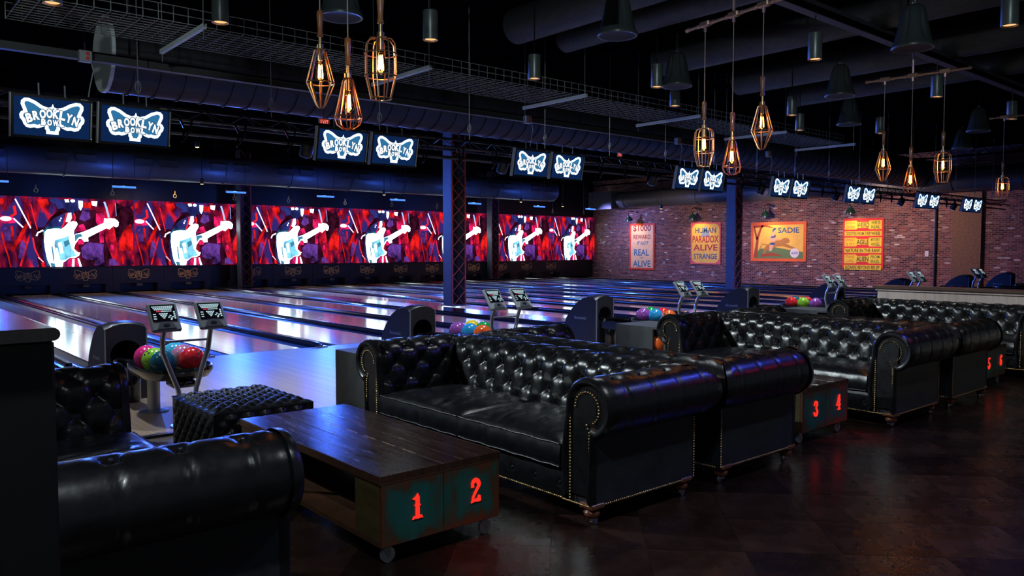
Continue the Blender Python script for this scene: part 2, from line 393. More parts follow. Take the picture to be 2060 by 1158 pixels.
# steel joists run with the lanes
for i, x in enumerate([-.6, 1.1, 2.9, 4.6, 6.4, 8.1, 9.9, 11.8, 13.9, 16.2, 18.6, 21, 23.4, 25.8, 28.2, 30.6]):
    MB().box(x-.08, x+.08, -4.5, YS+.4, ZC-.06, ZC).build('joist_top_chord', M_joist, ce, 0)
    MB().box(x-.06, x+.06, -4.5, YS+.4, ZC-.42, ZC-.36).build('joist_bottom_chord', M_joist, ce, 0)
    MB().path([(x, -4.4+k*.38, ZC-(.05 if k % 2 else .38)) for k in range(92)], .014, 4).build('joist_web', M_joist, ce, 0)

# ---------------------------------------------------------------- lanes
M_lane = board_mat('lane_boards', (.46, .29, .14), (.64, .44, .24), .0274, .11, 0, spec=.14)
M_gut = mat('gutter_plastic', (.02, .022, .03), .3)
M_div = mat('divider_black', (.012, .013, .018), .2, coat=.4)
LW, GW = 1.066, .222
lx = []
for k, c in enumerate(PX): lx += [c-.843, c+.843]
def gutter(x0, x1):
    b = MB(); n = 8; pr = []
    for i in range(n+1):
        t = i/n; pr.append((x0+(x1-x0)*t, -.005-.075*sin(pi*t)**.8))
    vs = [(x, y, z) for y in (YF, YE) for x, z in pr]; m = n+1
    b.add(vs, [(i, i+1, m+i+1, m+i) for i in range(n)]); return b
gm = None
for i, x in enumerate(lx):
    t = thing('bowling_lane', nth(i, 16, 'glossy wooden bowling lane with its two gutters'), 'bowling lane', (x, 0, 0), group='bowling lanes')
    if i == 0:
        lm = MB().box(-LW/2, LW/2, YF, YE, -.06, .012).mesh('lane_bed', M_lane, 0)
        gl = gutter(-LW/2-GW, -LW/2).mesh('gutter', M_gut); gr = gutter(LW/2, LW/2+GW).mesh('gutter', M_gut)
        ar = MB()
        for j in range(7):
            xx = (j-3)*.137; yy = YF+4.75-abs(j-3)*.13; ar.prism([(xx-.016, yy), (xx+.016, yy), (xx, yy+.15)], .0121, .0128)
        am = [q_.mesh('aiming_arrow', mat('arrow', (.05, .02, .01), .3), 0) for q_ in ar.islands()]
        fm = MB().box(-LW/2, LW/2, YF, YF+.02, .012, .0128).mesh('foul_line', M_black, 0)
    ob('lane_bed', lm, t); ob('gutter', gl, t); ob('gutter', gr, t); ob('foul_line', fm, t)
    for q_ in am: ob('aiming_arrow', q_, t)
def divider(w, y0, y1, nose=True):
    """raised rounded cap with a ledge each side; ends in a rounded nose"""
    h = w/2; pr = [(-h, -.06), (-h, .02), (-h+.03, .03), (-h+.035, .055), (-h+.06, .075), (h-.06, .075), (h-.035, .055), (h-.03, .03), (h, .02), (h, -.06)]
    n = len(pr); b = MB(); st = [(y1, 1, 1)]+([(y0+.1, 1, 1), (y0+.03, .93, .95), (y0-.03, .7, .8), (y0-.05, .4, .45)] if nose else [(y0, 1, 1)])
    vs = [(x*a, y, z*c if z > 0 else z) for y, a, c in st for x, z in pr]
    fs = [(i*n+k, i*n+k+1, (i+1)*n+k+1, (i+1)*n+k) for i in range(len(st)-1) for k in range(n-1)]
    fs += [tuple(range(n)), tuple((len(st)-1)*n+k for k in range(n))]
    return b.add(vs, fs)
dm = {}
def add_div(x, w, label):
    if w not in dm: dm[w] = (divider(w, YF, YE).mesh('cap', M_div), MB().box(-w/2+.01, w/2-.01, YF-.12, YF-.02, .012, .03, bev=.005).mesh('nose_block', mat('nose_wood', (.3, .14, .04), .25, coat=.3), 30))
    t = thing('lane_divider', label, 'lane divider', (x, 0, 0), group='lane dividers'); ob('cap', dm[w][0], t); ob('nose_block', dm[w][1], t)
xs = []
for k, c in enumerate(PX):
    xs.append((c, .17))
    if k < 7:
        m = (PX[k]+PX[k+1])/2; d = PX[k+1]-PX[k]
        xs.append((m, .14) if d < P+.1 else (m, .14+GAP))
xs = sorted(xs)
for i, (x, w) in enumerate(xs):
    add_div(x, w, ('wide black divider carrying a column, ' if w > .5 else 'low black divider cap, ')+(nth(i, 15, 'one') if i < 14 else 'rightmost one')+' across the lanes')

# ---------------------------------------------------------------- columns : plate on two sides, laced front
M_col = mat('column_blue_black', (.05, .07, .11), .45, noise=.2, nscale=6)
M_lace = mat('lacing_red', (.30, .05, .045), .5)
def column(x, y, label):
    t = thing('steel_column', label, 'column', (x, y, .0), group='laced steel columns'); hx, hy = .21, .18
    z0 = .076
    for s in (-1, 1): MB().box(s*hx-.012, s*hx+.012, -hy, hy, z0, ZC).build('side_plate', M_col, t, 0)
    MB().box(-hx, hx, hy-.02, hy, z0, ZC).build('back_plate', M_black, t, 0)
    for s in (-1, 1): MB().box(s*hx-.03 if s > 0 else s*hx-.012, s*hx+.012 if s > 0 else s*hx+.03, -hy-.006, -hy+.01, z0, ZC).build('corner_angle', M_lace, t, 0)
    n = 14; h = (ZC-z0)/n
    for k in range(n):
        z = z0+k*h
        for a in ((-1, 1), (1, -1)):
            MB().path([(a[0]*(hx-.02), -hy, z), (a[1]*(hx-.02), -hy, z+h)], .011, 4).build('lacing_bar', M_lace, t, 0)
    MB().box(-hx-.05, hx+.05, -hy-.05, hy+.05, z0, z0+.03).build('base_plate', M_col, t, 0)
column(*COLS[0], 'dark blue laced steel column standing among the lanes, left of centre')
column(*COLS[1], 'dark blue laced steel column standing among the lanes in front of the posters')
column(*COLS[2], 'distant laced steel column dividing the video wall, the left one')
column(*COLS[3], 'distant laced steel column dividing the video wall, the right one')

# ---------------------------------------------------------------- video wall
M_vid = video_mat()
E_w = emis('video_white', (.74, .92, 1), 6.0); E_cy = emisn('video_cyan', (.2, .6, .85), 1.1, 3, .5, 1.6); E_na = emisn('video_navy', (.035, .04, .24), .9, 2, .3, 1.3)
E_re = emis('video_red', (.95, .02, .05), 1.1); E_mg = emisn('video_magenta', (.85, .015, .14), .95, 3.5, .15, 1.6); E_pu = emisn('video_purple', (.16, .05, .36), .6, 3.5, .08, 1.9)
E_dk = emisn('video_dark', (.03, .003, .012), 1.0, 3.5, .1, 2.2); E_bl = emis('video_blue', (.35, .5, 1), 1.4); E_or = emisn('video_scarlet', (.8, .012, .012), 1.0, 3, .15, 1.6)
VW, VH = 4.07, 2.33
def vp(pts): return [(x*VW/1309, (835-y)*VH/712) for x, y in pts]
def layer(polys, z, strokes=()):
    b = MB()
    for p in polys: b.prism(vp(p), z, z+.002)
    for p, w in strokes: b.stroke(vp(p), w*VW/1309, z, z+.002)
    return b
def ell(cx, cy, rx, ry, n=18): return [(cx+rx*cos(2*pi*k/n), cy+ry*sin(2*pi*k/n)) for k in range(n)]
vparts = [
 ('panel', MB().box(0, VW, 0, VH, -.06, 0), M_vid),
 ('backdrop_dark', layer([[(700,250),(900,240),(1000,300),(1010,560),(1100,830),(1000,835),(760,835),(740,640)],[(1120,150),(1309,240),(1309,380),(1260,380),(1180,480),(1130,600),(1100,420)],[(280,430),(420,430),(400,835),(350,835),(300,560)],[(560,250),(700,240),(620,300),(440,420),(400,440),(470,330)]], .002), E_dk),
 ('purple_smoke', layer([[(760,640),(830,580),(930,590),(990,600),(980,690),(930,760),(830,770),(770,740)],[(900,740),(985,690),(990,825),(890,825)],[(1040,760),(1090,750),(1150,825),(1040,825)],[(780,250),(850,260),(860,330),(800,360),(750,340)],[(195,560),(240,600),(210,760),(160,740)],[(40,440),(90,430),(110,600),(60,560)]], .0045), E_pu),
 ('magenta_light', layer([[(920,275),(1010,268),(1005,420),(990,580),(950,590),(940,420),(915,360)],[(745,400),(790,390),(820,460),(700,470)],[(720,560),(780,550),(790,600),(740,605)],[(20,320),(120,325),(150,390),(60,400),(10,380)],[(1060,600),(1090,610),(1090,700),(1050,690)]], .0045), E_mg),
 ('red_figures', layer([[(1145,660),(1165,540),(1190,470),(1235,420),(1275,378),(1290,440),(1300,500),(1295,670),(1240,675),(1215,620),(1200,672),(1160,672)],[(10,150),(45,145),(50,200),(20,215)],[(350,150),(450,140),(460,190),(410,240),(370,200)],[(1170,735),(1195,735),(1190,820),(1180,815)],[(1280,200),(1309,170),(1309,235)],[(790,165),(870,160),(870,220),(800,225)],[(370,790),(400,790),(410,832),(380,832)]], .0045,
   [([(105,660),(170,560),(230,440),(280,370)], 34), ([(180,825),(215,700),(270,520)], 16), ([(20,480),(40,600),(75,730),(95,832)], 14), ([(255,200),(265,330),(285,420)], 12), ([(110,420),(120,500),(105,560)], 20), ([(140,220),(150,300),(100,330)], 26)]), E_or),
 ('musician_coat', layer([[(415,450),(440,405),(500,340),(590,292),(640,262),(600,230),(545,240),(525,190),(470,165),(465,140),(760,140),(765,180),(735,250),(700,268),(720,300),(600,300),(600,440)],[(390,560),(415,500),(440,830),(420,820),(385,700)]], .0045), E_na),
 ('drum_sticks', layer([ell(62,350,52,24)], .007, [([(150,150),(285,442)], 13), ([(335,520),(350,485),(400,460)], 16), ([(345,735),(395,785)], 9), ([(130,345),(215,435)], 14)]), emis('video_pale', (.9, .6, .8), 2.2)),
 ('cymbal_stand', layer([], .007, [([(290,200),(345,455)], 9), ([(300,535),(318,650),(350,730),(400,800)], 15), ([(575,440),(600,380),(625,280)], 13), ([(695,280),(710,320),(700,370)], 14)]), E_re),
 ('blue_halo', layer([[(405,590),(395,470),(440,425),(600,420),(560,560),(500,600),(440,830),(425,800)]], .0065), emisn('video_halo', (.03, .22, .42), .7, 2, .2, 1.3)),
 ('microphone_boom', layer([], .007, [([(1005,150),(1025,210),(1048,315)], 20), ([(1120,160),(1125,300)], 5)]), E_bl),
 ('guitar_body', layer([[(412,480),(440,450),(520,440),(575,445),(610,415),(640,380),(690,362),(722,368),(732,392),(715,425),(695,455),(690,530),(700,600),(690,650),(725,685),(750,690),(735,722),(700,742),(640,745),(610,770),(580,790),(575,833),(460,833),(430,760),(412,660),(405,570)],[(640,280),(672,275),(675,330),(655,375),(615,370)],[(745,148),(790,150),(785,210),(765,248),(748,220)],[(875,150),(935,148),(925,200),(880,190)],[(610,140),(650,138),(655,165),(620,168)],ell(690,152,22,15),ell(560,358,7,9),ell(572,335,6,8)], .007), E_w),
 ('guitar_neck', layer([[(700,500),(790,470),(995,375),(1000,325),(1030,330),(1060,322),(1112,328),(1135,345),(1150,365),(1142,405),(1120,418),(1095,402),(1050,442),(1020,428),(830,530),(835,570),(790,575),(770,545),(740,545),(700,605),(665,560)]], .0095), E_w),
 ('pickguard', layer([[(505,560),(560,545),(640,515),(660,560),(678,650),(700,700),(722,722),(640,742),(600,768),(560,770),(525,720),(500,620)]], .0095), E_cy),
 ('body_shading', layer([[(470,620),(485,625),(500,760),(490,790),(478,700)],[(455,790),(500,800),(505,833),(465,833)],[(590,575),(640,555),(648,600),(600,635)],[(700,500),(760,490),(780,520),(740,530),(700,580)]], .012), emis('video_steel', (.06, .28, .45), .9)),
 ('pickups', layer([[(535,590),(570,578),(585,690),(555,698)],[(640,535),(660,530),(690,660),(672,660)]], .012, [([(520,640),(545,760),(570,830)], 12)]), E_w),
 ('trousers', layer([[(595,833),(640,752),(722,742),(762,833)]], .0095, []), E_mg),
 ('trouser_stripe', layer([[(665,833),(672,755),(690,752),(688,833)],[(740,833),(722,750),(735,750),(762,833)]], .012), E_w),
]
vme = [(n, q_.mesh(n, m, 0), m) for n, b, m in vparts for q_ in b.islands()]
for k in range(8):
    x = -.04+k*VW; last = k == 7
    t = thing('video_screen', ('video screen cut off at the left edge' if k == 0 else nth(k-1, 7, 'video screen'))+', a white guitar in red light', 'screen', group='video wall screens', Mw=frame((x, YS, .89), (1, 0, 0), (0, 0, 1)))
    for n, me, m in vme:
        o = ob(n, me, t)
    if last: t.scale = (.865, 1, 1)
# black surround above / below the screens
tag(MB().box(-1.1, XR-.02, YS+.1, YS+.14, 0.0, ZC).build('screen_backing', M_black, ang=0), 'black backing wall panel behind the video screens', 'panel')

# ---------------------------------------------------------------- pinsetter fronts under the screens, one per lane
M_mask = mat('mask_black', (.014, .014, .016), .4)
M_gold = mat('gold_print', (.75, .48, .18), .45, emit=(.8, .5, .2), es=0)
# butterfly logo outline, in units of logo width 1 (x -.5 .. .5)
LOGO = [(0,.215),(.02,.165),(.07,.15),(.16,.175),(.26,.235),(.36,.27),(.43,.265),(.475,.225),(.48,.17),(.455,.115),(.44,.075),(.475,.06),(.5,.015),(.49,-.04),(.455,-.075),(.44,-.12),(.40,-.165),(.34,-.18),(.28,-.165),(.235,-.175),(.19,-.165),(.15,-.145),(.115,-.13),(.115,-.175),(.095,-.20),(.095,-.25)]
LOGO = LOGO+[(-x, y) for x, y in LOGO[::-1] if x > 0]
def inset(poly, d):
    n = len(poly); o = []; A = sum(poly[i][0]*poly[(i+1) % n][1]-poly[(i+1) % n][0]*poly[i][1] for i in range(n)); sg = 1 if A > 0 else -1
    for i in range(n):
        p0, p, p1 = Vector(poly[i-1]), Vector(poly[i]), Vector(poly[(i+1) % n])
        a = (p-p0).normalized(); b = (p1-p).normalized(); na = Vector((-a.y, a.x))*sg; nb = Vector((-b.y, b.x))*sg; m = na+nb
        m = m/max(m.length_squared/2, .5) if m.length > 1e-4 else na
        o.append(tuple(p+m*d))
    return o
def ring(mb, outer, inner, z0, z1):
    n = len(outer)
    for i in range(n):
        j = (i+1) % n; mb.prism([outer[i], outer[j], inner[j], inner[i]], z0, z1)
def logo_letters(mb, z0, g=1.0, b=.045):
    for i, ch in enumerate('BROOKLYN'):
        u = (i-3.5)/3.5; x = u*.355; y = .065-.09*u*u; put_text(mb, ch, x, y, w=.095+(g-1)*.16, h=.14+(g-1)*.16, z=z0, rot=-.3*u, bold=b)
    for i, ch in enumerate('BOWL'):
        put_text(mb, ch, (i-1.5)*.092, -.072, w=(.092 if ch == 'W' else .072)+(g-1)*.16, h=.095+(g-1)*.16, z=z0, bold=b)
def scaled(mb, k): mb.v = [(x*k, y*k, z) for x, y, z in mb.v]; return mb
gl_ = MB(); ring(gl_, LOGO, inset(LOGO, .028), .001, .004); logo_letters(gl_, .004); glm = scaled(gl_, .72).mesh('printed_logo', M_gold, 0)
pm = MB().box(-.84, .84, .30, .86, -.05, 0).mesh('mask_panel', M_mask, 0)
ps = MB().box(-.84, -.62, 0, .30, -.3, 0).mesh('side_panel', M_mask, 0); ps2 = MB().box(.62, .84, 0, .30, -.3, 0).mesh('side_panel', M_mask, 0)
pc = MB().box(-.62, .62, .02, .30, -.35, -.33).mesh('pit_curtain', M_black, 0)
pb = MB().box(-.62, .62, .84, .89, -.04, .03).mesh('trim_rail', M_black, 0)
sg_ = MB().box(-.1, .1, .2, .29, .0, .06, bev=.01).mesh('lane_number_box', mat('grey_box', (.10, .11, .10), .5), 30)
for i, x in enumerate(lx):
    t = thing('pinsetter_front', nth(i, 16, 'black pinsetter front')+' with a gold winged logo', 'pinsetter', group='pinsetter fronts', Mw=frame((x, YS-.55, .0), (1, 0, 0), (0, 0, 1)))
    for n, me in (('mask_panel', pm), ('side_panel', ps), ('side_panel', ps2), ('pit_curtain', pc), ('trim_rail', pb), ('lane_number_box', sg_)): ob(n, me, t)
    o = ob('printed_logo', glm, t); o.location = (0, .6, .0); o['label'] = 'gold winged logo'; stuff(o)

# ---------------------------------------------------------------- blue tube lights and small spots over the pin end
TUBES = [3.3, 6.53, 9.88, 13.05, 16.0, 19.65, 23.2, 26.4]
M_tubeE = emis('blue_tube', (.06, .22, 1), 1.6)
for i, x in enumerate(TUBES):
    t = thing('blue_tube_light', nth(i, 8, 'slim blue tube light')+' hung above the pin end of the lanes', 'light', (x, 25.2, 3.32), group='blue tube lights')
    MB().path([(-.32, 0, 0), (.32, 0, 0)], .028, 8).build('tube', M_tubeE, t)
    MB().box(-.34, .34, -.035, .035, .035, .075).build('housing', M_black, t, 0)
    MB().tube((-.3, 0, .07), (-.3, 0, ZC-3.32), .008, 4).tube((.3, 0, .07), (.3, 0, ZC-3.32), .008, 4).split('hanger', M_black, t)
M_amber = emis('amber_lamp', (1, .55, .15), 9)
for i, (x, y, z) in enumerate(sorted([(8.9, 25.5, 3.55), (15.6, 25.5, 3.5), (22.4, 25.5, 3.5), (24.9, 25.5, 3.4), (27.5, 22, 3.25), (28.2, 18.5, 3.2), (7.4, 21.5, 4.2), (12.4, 21.5, 4.2)], key=sx)):
    t = thing('small_spotlight', nth(i, 8, 'small amber spotlight')+' far over the lanes', 'light', (x, y, z), group='small amber spots')
    MB().lathe([(.05, 0), (.06, .02), (.06, .16), (.02, .18)], 12).build('housing', M_black, t)
    MB().lathe([(.045, -.004), (.045, .002)], 12).build('lens', M_amber, t)
    MB().tube((0, 0, .17), (0, 0, ZC-z), .01, 4).build('stem', M_black, t)

# ================================================================ OVERHEAD
def duct_x(name, label, x0, x1, y, z, r, rings, m=M_duct, endcap=False, rw=.025):
    t = thing(name, label, 'duct', (x0, y, z)); Mx = Matrix.Rotation(R(90), 4, 'Y'); L = x1-x0
    MB().lathe([(r, 0), (r, L)], 36, Mx).build('shell', m, t)
    if endcap: MB().lathe([(r-.02, -.02), (r+.012, -.02), (r+.012, .03), (r-.02, .03)], 36, Mx).build('end_cap', mat('cap_grey', (.75, .82, .80), .5), t)
    rm = MB().lathe([(r, -rw/2), (r+rw, -rw/2), (r+rw, rw/2), (r, rw/2)], 36, Mx, caps=False).mesh('seam_ring', m)
    for q_ in rings: ob('seam_ring', rm, t, (q_, 0, 0))
    hm_ = MB().path([(0, 0, r), (0, 0, ZC-z)], .012, 4).mesh('hanger_rod', M_black)
    for k in range(int(L/2.6)+1): ob('hanger_rod', hm_, t, (.3+k*2.6, 0, 0))
    return t
d1 = duct_x('supply_duct', 'large round duct hung along the top of the video wall', -1, 25.1, 26.5, 4.12, .45, [1.5+2.35*k for k in range(10)], endcap=False)
gb = MB()
for k in range(11):
    for s in (0, .75): gb.box(1.0+k*2.35+s, 1.55+k*2.35+s, -.47, -.40, -.06, .16)
gb.split('air_grille', mat('grille', (.02, .022, .026), .6), d1, 0)
MB().lathe([(.45, 0), (.44, .08), (.36, .2), (.2, .27), (.02, .29)], 32, Matrix.Translation((26.1, 0, 0)) @ Matrix.Rotation(R(90), 4, 'Y')).build('domed_end', M_duct, d1)
d2 = duct_x('spiral_duct', 'wide spiral duct with pale round end plate beyond the cable tray', 2.97, 31, 12.35, 4.25, .52, [.35*k+.3 for k in range(80)], mat('spiral_duct_metal', (.018, .019, .021), .5), True, .018)
d3 = thing('wall_duct', 'round duct running down the brick wall above the posters', 'duct', (30.6, 8, 3.98))
My = Matrix.Rotation(R(-90), 4, 'X')
MB().lathe([(.42, 0), (.42, 19.2)], 32, My).build('shell', M_duct, d3)
b = MB()
for k in range(9): b.lathe([(.42, 1+2.2*k), (.445, 1+2.2*k), (.445, 1.03+2.2*k), (.42, 1.03+2.2*k)], 32, My, caps=False)
b.split('seam_ring', M_duct, d3)
MB().box(-.6, .45, 19.2, 20.8, -.45, .45).build('plenum_box', M_duct, d3, 0)
MB().tube((0, 2, .4), (0, 2, ZC-3.98), .012, 4).tube((0, 16, .4), (0, 16, ZC-3.98), .012, 4).split('hanger_rod', M_black, d3)
# round ducts running with the lanes over the seating
for i, (x, r) in enumerate([(7.2, .24), (8.15, .2), (10.3, .24), (12.55, .26), (14.5, .24)]):
    t = thing('branch_duct', nth(i, 5, 'round black branch duct')+' running back over the seating', 'duct', (x, -3, 4.55), group='branch ducts')
    MB().lathe([(r, 0), (r, 11.3)], 28, My).build('shell', mat('branch_duct', (.022, .026, .027), .5, noise=.5, nscale=16, bump=.25, bscale=14), t)
    MB().tube((0, 2, r), (0, 2, .65), .012, 4).tube((0, 9, r), (0, 9, .65), .012, 4).split('hanger_rod', M_black, t)
t = thing('cross_beam', 'long dark steel strut crossing over the seating at upper right', 'beam', (6.6, 4.75, 4.2))
MB().box(0, 13, -.06, .06, 0, .14).build('channel', mat('strut_purple', (.04, .035, .05), .5), t, 0)
MB().tube((0, -.1, .03), (13, -.1, .03), .03, 8).build('pipe', M_joist, t)
MB().tube((.4, 0, .1), (.4, 0, 1.0), .012, 4).tube((4.4, 0, .1), (4.4, 0, 1.0), .012, 4).tube((8.4, 0, .1), (8.4, 0, 1.0), .012, 4).split('hanger_rod', M_black, t)

t = thing('steel_beam', 'long dark steel beam crossing behind the cable tray', 'beam', (-1, 10.8, 3.80))
MB().box(0, 16, -.05, .05, 0, .01).build('bottom_flange', mat('beam_grey', (.025, .027, .028), .5), t, 0); MB().box(0, 16, -.05, .05, .10, .11).build('top_flange', M_joist, t, 0); MB().box(0, 16, -.006, .006, .01, .10).build('web', mat('beam_grey', (.025, .027, .028), .5), t, 0)
for k in range(6): MB().tube((1.2+k*2.7, 0, .11), (1.2+k*2.7, 0, ZC-3.80), .015, 5).build('hanger_rod', M_black, t)
# ---------------------------------------------------------------- wire cable tray on trapeze struts
M_wire = mat('tray_wire', (.22, .24, .25), .4, .5)
TX0, TX1, TY0, TY1, TZ = 1.4, 17.2, 8.62, 9.62, 3.86
t = thing('cable_tray', 'long wire mesh cable tray hung over the approach', 'cable tray', (TX0, TY0, TZ))
b = MB(); w = TY1-TY0; n = int((TX1-TX0)/.15)
for k in range(n+1):
    x = k*.15; b.path([(x, 0, .17), (x, 0, 0), (x, w, 0), (x, w, .17)], .0045, 4, False)
stuff(b.build('cross_wires', M_wire, t, 0))
b = MB()
for k in range(11): b.tube((0, k*w/10, .005), (TX1-TX0, k*w/10, .005), .0045, 4)
for y in (0, w):
    for z in (.085, .17): b.tube((0, y, z), (TX1-TX0, y, z), .0045, 4)
b.split('long_wire', M_wire, t, 0)
b = MB()
for k in range(7):
    y = .25+.07*k; b.path([(x*.9, y+.03*sin(x*2.1+k), .03+.01*(k % 3)) for x in range(0, 18)], .012, 5)
b.split('cable', M_black, t)
for i in range(6):
    x = 3.0+2.86*i
    u = thing('trapeze_strut', nth(i, 6, 'pale steel strut')+' carrying the wire cable tray', 'strut', (x, TY0-.2, TZ-.06), group='trapeze struts')
    MB().box(-.02, .02, 0, 1.45, 0, .012).box(-.02, -.014, 0, 1.45, .012, .05).box(.014, .02, 0, 1.45, .012, .05).build('channel', mat('strut_galv', (.55, .62, .62), .5), u, 0)
    for y in (.04, 1.41): MB().tube((0, y, -.1), (0, y, ZC-TZ+.06), .006, 5).build('threaded_rod', M_galv, u)

# ---------------------------------------------------------------- lighting truss with the score monitors
t = thing('lighting_truss', 'black lattice truss holding the row of score monitors', 'truss', (0.2, 9.62, 3.02))
L = 31.0
b = MB()
for y, z in ((0, 0), (.26, 0), (.13, .14)): b.tube((0, y, z), (L, y, z), .022, 6)
b.split('chord', M_black, t)
b = MB()
for k in range(int(L/.5)):
    pass
for s in (0, .26): b.path([(k*.25, s if k % 2 == 0 else .13, 0 if k % 2 == 0 else .14) for k in range(124)], .009, 4)
b.path([(k*.25, 0 if k % 2 == 0 else .26, 0) for k in range(124)], .011, 4)
b.split('lacing', M_black, t)
b = MB()
for k in range(20): b.tube((.9+k*1.6, .13, .14), (.9+k*1.6, .13, ZC-3.02), .006, 4); b.path([(.9+k*1.6+.03*cos(a*pi/4), .13, .34+.07*sin(a*pi/4)) for a in range(9)], .008, 4)
b.split('hanging_cable', M_galv, t)
b = MB()
for k in range(len(PX)-1):
    m = (PX[k]+PX[k+1])/2
    for s in (-.75, -.1, .55): b.path([(m+s-.2, -.02, .0), (m+s-.16, -.06, -.12), (m+s-.2, -.08, -.26)], .014, 5).path([(m+s-.06, -.02, 0), (m+s-.1, -.06, -.14), (m+s-.2, -.08, -.28)], .014, 5)
b.split('clamp_arm', M_gloss, t)
b = MB().tube((0, .13, -.14), (L, .13, -.14), .028, 6); b.build('lower_pipe', M_black, t)

E_nv = emis('monitor_navy', (.004, .018, .075), 1.0); E_mb = emis('monitor_blue', (.03, .17, .36), 1.0); E_mw = emis('monitor_white', (.78, .95, 1), 2.2); E_gr = emis('led_green', (.4, 1, .05), 2)
MW, MH = .755, .444
def mon():
    o = []
    o.append(('casing', MB().box(-MW/2, MW/2, -MH/2, MH/2, -.07, -.002, bev=.006), M_black, 30))
    o.append(('bezel', MB().box(-MW/2, MW/2, -MH/2, -MH/2+.028, -.002, .006).box(-MW/2, MW/2, MH/2-.028, MH/2, -.002, .006).box(-MW/2, -MW/2+.03, -MH/2, MH/2, -.002, .006).box(MW/2-.03, MW/2, -MH/2, MH/2, -.002, .006), M_black, 0))
    o.append(('side_strip', MB().box(-MW/2-.008, -MW/2+.004, -MH/2, MH/2, -.05, .009).box(MW/2-.02, MW/2-.008, -MH/2+.03, MH/2-.03, .006, .009), mat('monitor_strip', (.35, .38, .38), .4), 0))
    o.append(('display', MB().box(-MW/2+.03, MW/2-.03, -MH/2+.028, MH/2-.028, -.002, .002), E_nv, 0))
    k = .60; a = MB(); oc = [(x*1.0, y*1.12) for x, y in LOGO]
    ic = inset(oc, .054); ring(a, oc, ic, .0025, .0035); o.append(('logo_outline', scaled(a, k), E_mw, 0))
    a = MB().prism(ic, .0025, .003); o.append(('logo_wings', scaled(a, k), E_mb, 0))
    a = MB(); logo_letters(a, .0042); a.v = [(x*k, y*k*1.12, z) for x, y, z in a.v]; o.append(('logo_letters', a, emis('monitor_cream', (1, .97, .88), 1.5), 0))
    a = MB(); logo_letters(a, .0038, 1.16, .06); a.v = [(x*k, y*k*1.12, z) for x, y, z in a.v]; o.append(('letter_outline', a, emis('monitor_ink', (.015, .07, .16), 1.0), 0))
    o.append(('maker_label', MB().box(MW/2-.12, MW/2-.05, MH/2-.006, MH/2+.003, -.01, .007), M_galv, 0))
    o.append(('power_light', MB().box(MW/2-.012, MW/2-.005, -MH/2+.03, -MH/2+.037, .0, .008), E_gr, 0))
    o.append(('mount_post', MB().tube((-.12, MH/2-.01, -.04), (-.12, MH/2+.12, -.07), .008, 6).tube((.12, MH/2-.01, -.04), (.12, MH/2+.12, -.07), .008, 6).tube((0, 0, -.06), (0, .16, -.16), .02, 6), M_galv, 35))
    return [(n, q_.mesh(n, m, a), m) for n, b, m, a in o for q_ in ([b] if n in ('logo_letters', 'letter_outline', 'logo_outline', 'bezel') else b.islands())]
mm = mon(); up = Vector((0, -.0865, .4357)).normalized()
for k, c in enumerate(PX):
    for s in (-1, 1):
        i = 2*k+(s > 0)
        t = thing('score_monitor', nth(i, 16, 'hanging score monitor')+' with a glowing winged bowling logo', 'monitor', group='score monitors', Mw=frame((c+s*.405, 9.441, 2.865), (1, 0, 0), up))
        for n, me, m in mm:
            o = ob(n, me, t)
            if 'letter' in n: stuff(o)

# ---------------------------------------------------------------- power boxes with drop cords above the monitors
for i, k in enumerate((0, 1, 2, 3, 4)):
    x = PX[k]+.05; t = thing('power_box', nth(i, 5, 'small steel power box')+' with a drop cord above the monitors', 'outlet box', (x, 10.05, 3.62), group='power boxes')
    MB().box(-.07, .07, -.04, .04, 0, .13, bev=.008).build('box', M_galv, t, 30)
    MB().lathe([(.02, 0), (.02, .008)], 10, Matrix.Translation((.02, -.046, .04)) @ Matrix.Rotation(R(90), 4, 'X')).lathe([(.02, 0), (.02, .008)], 10, Matrix.Translation((.02, -.046, .09)) @ Matrix.Rotation(R(90), 4, 'X')).split('red_socket', mat('red_socket', (.5, .03, .02), .4), t)
    MB().path([(.05, -.04, .03), (.07, -.06, -.1), (.03, -.05, -.3), (.0, -.05, -.5)], .007, 5).build('cord', mat('cord_grey', (.25, .28, .28), .5), t)
    MB().tube((0, 0, .1), (0, 0, ZC-3.62), .012, 5).build('conduit', M_black, t)
for i, (x, y, z) in enumerate([(5.40, 10.45, 3.26), (14.86, 13.2, 3.78)]):
    t = thing('exit_sign', ['small red exit sign hung above the second pair of monitors', 'small red exit sign hung right of the third pair of monitors'][i], 'sign', (x, y, z), group='exit signs')
    t.scale = (.55, .55, .55)
    MB().box(-.15, .15, -.02, .02, 0, .2).build('case', mat('sign_white', (.4, .4, .4), .5), t, 0)
    MB().box(-.14, .14, -.026, -.02, .01, .19).build('face', emis('exit_face', (.4, .02, .015), .5), t, 0)
    tm = MB(); put_text(tm, 'EXIT', 0, 0, w=.22, h=.12); tm.v = [(a, -.0275, .1+b) for a, b, _ in tm.v]; tm.build('lettering', emis('exit_text', (1, .25, .2), 1.4), t, 0)
    MB().tube((0, 0, .2), (0, 0, (ZC-z)/.55), .01, 4).build('stem', M_black, t)

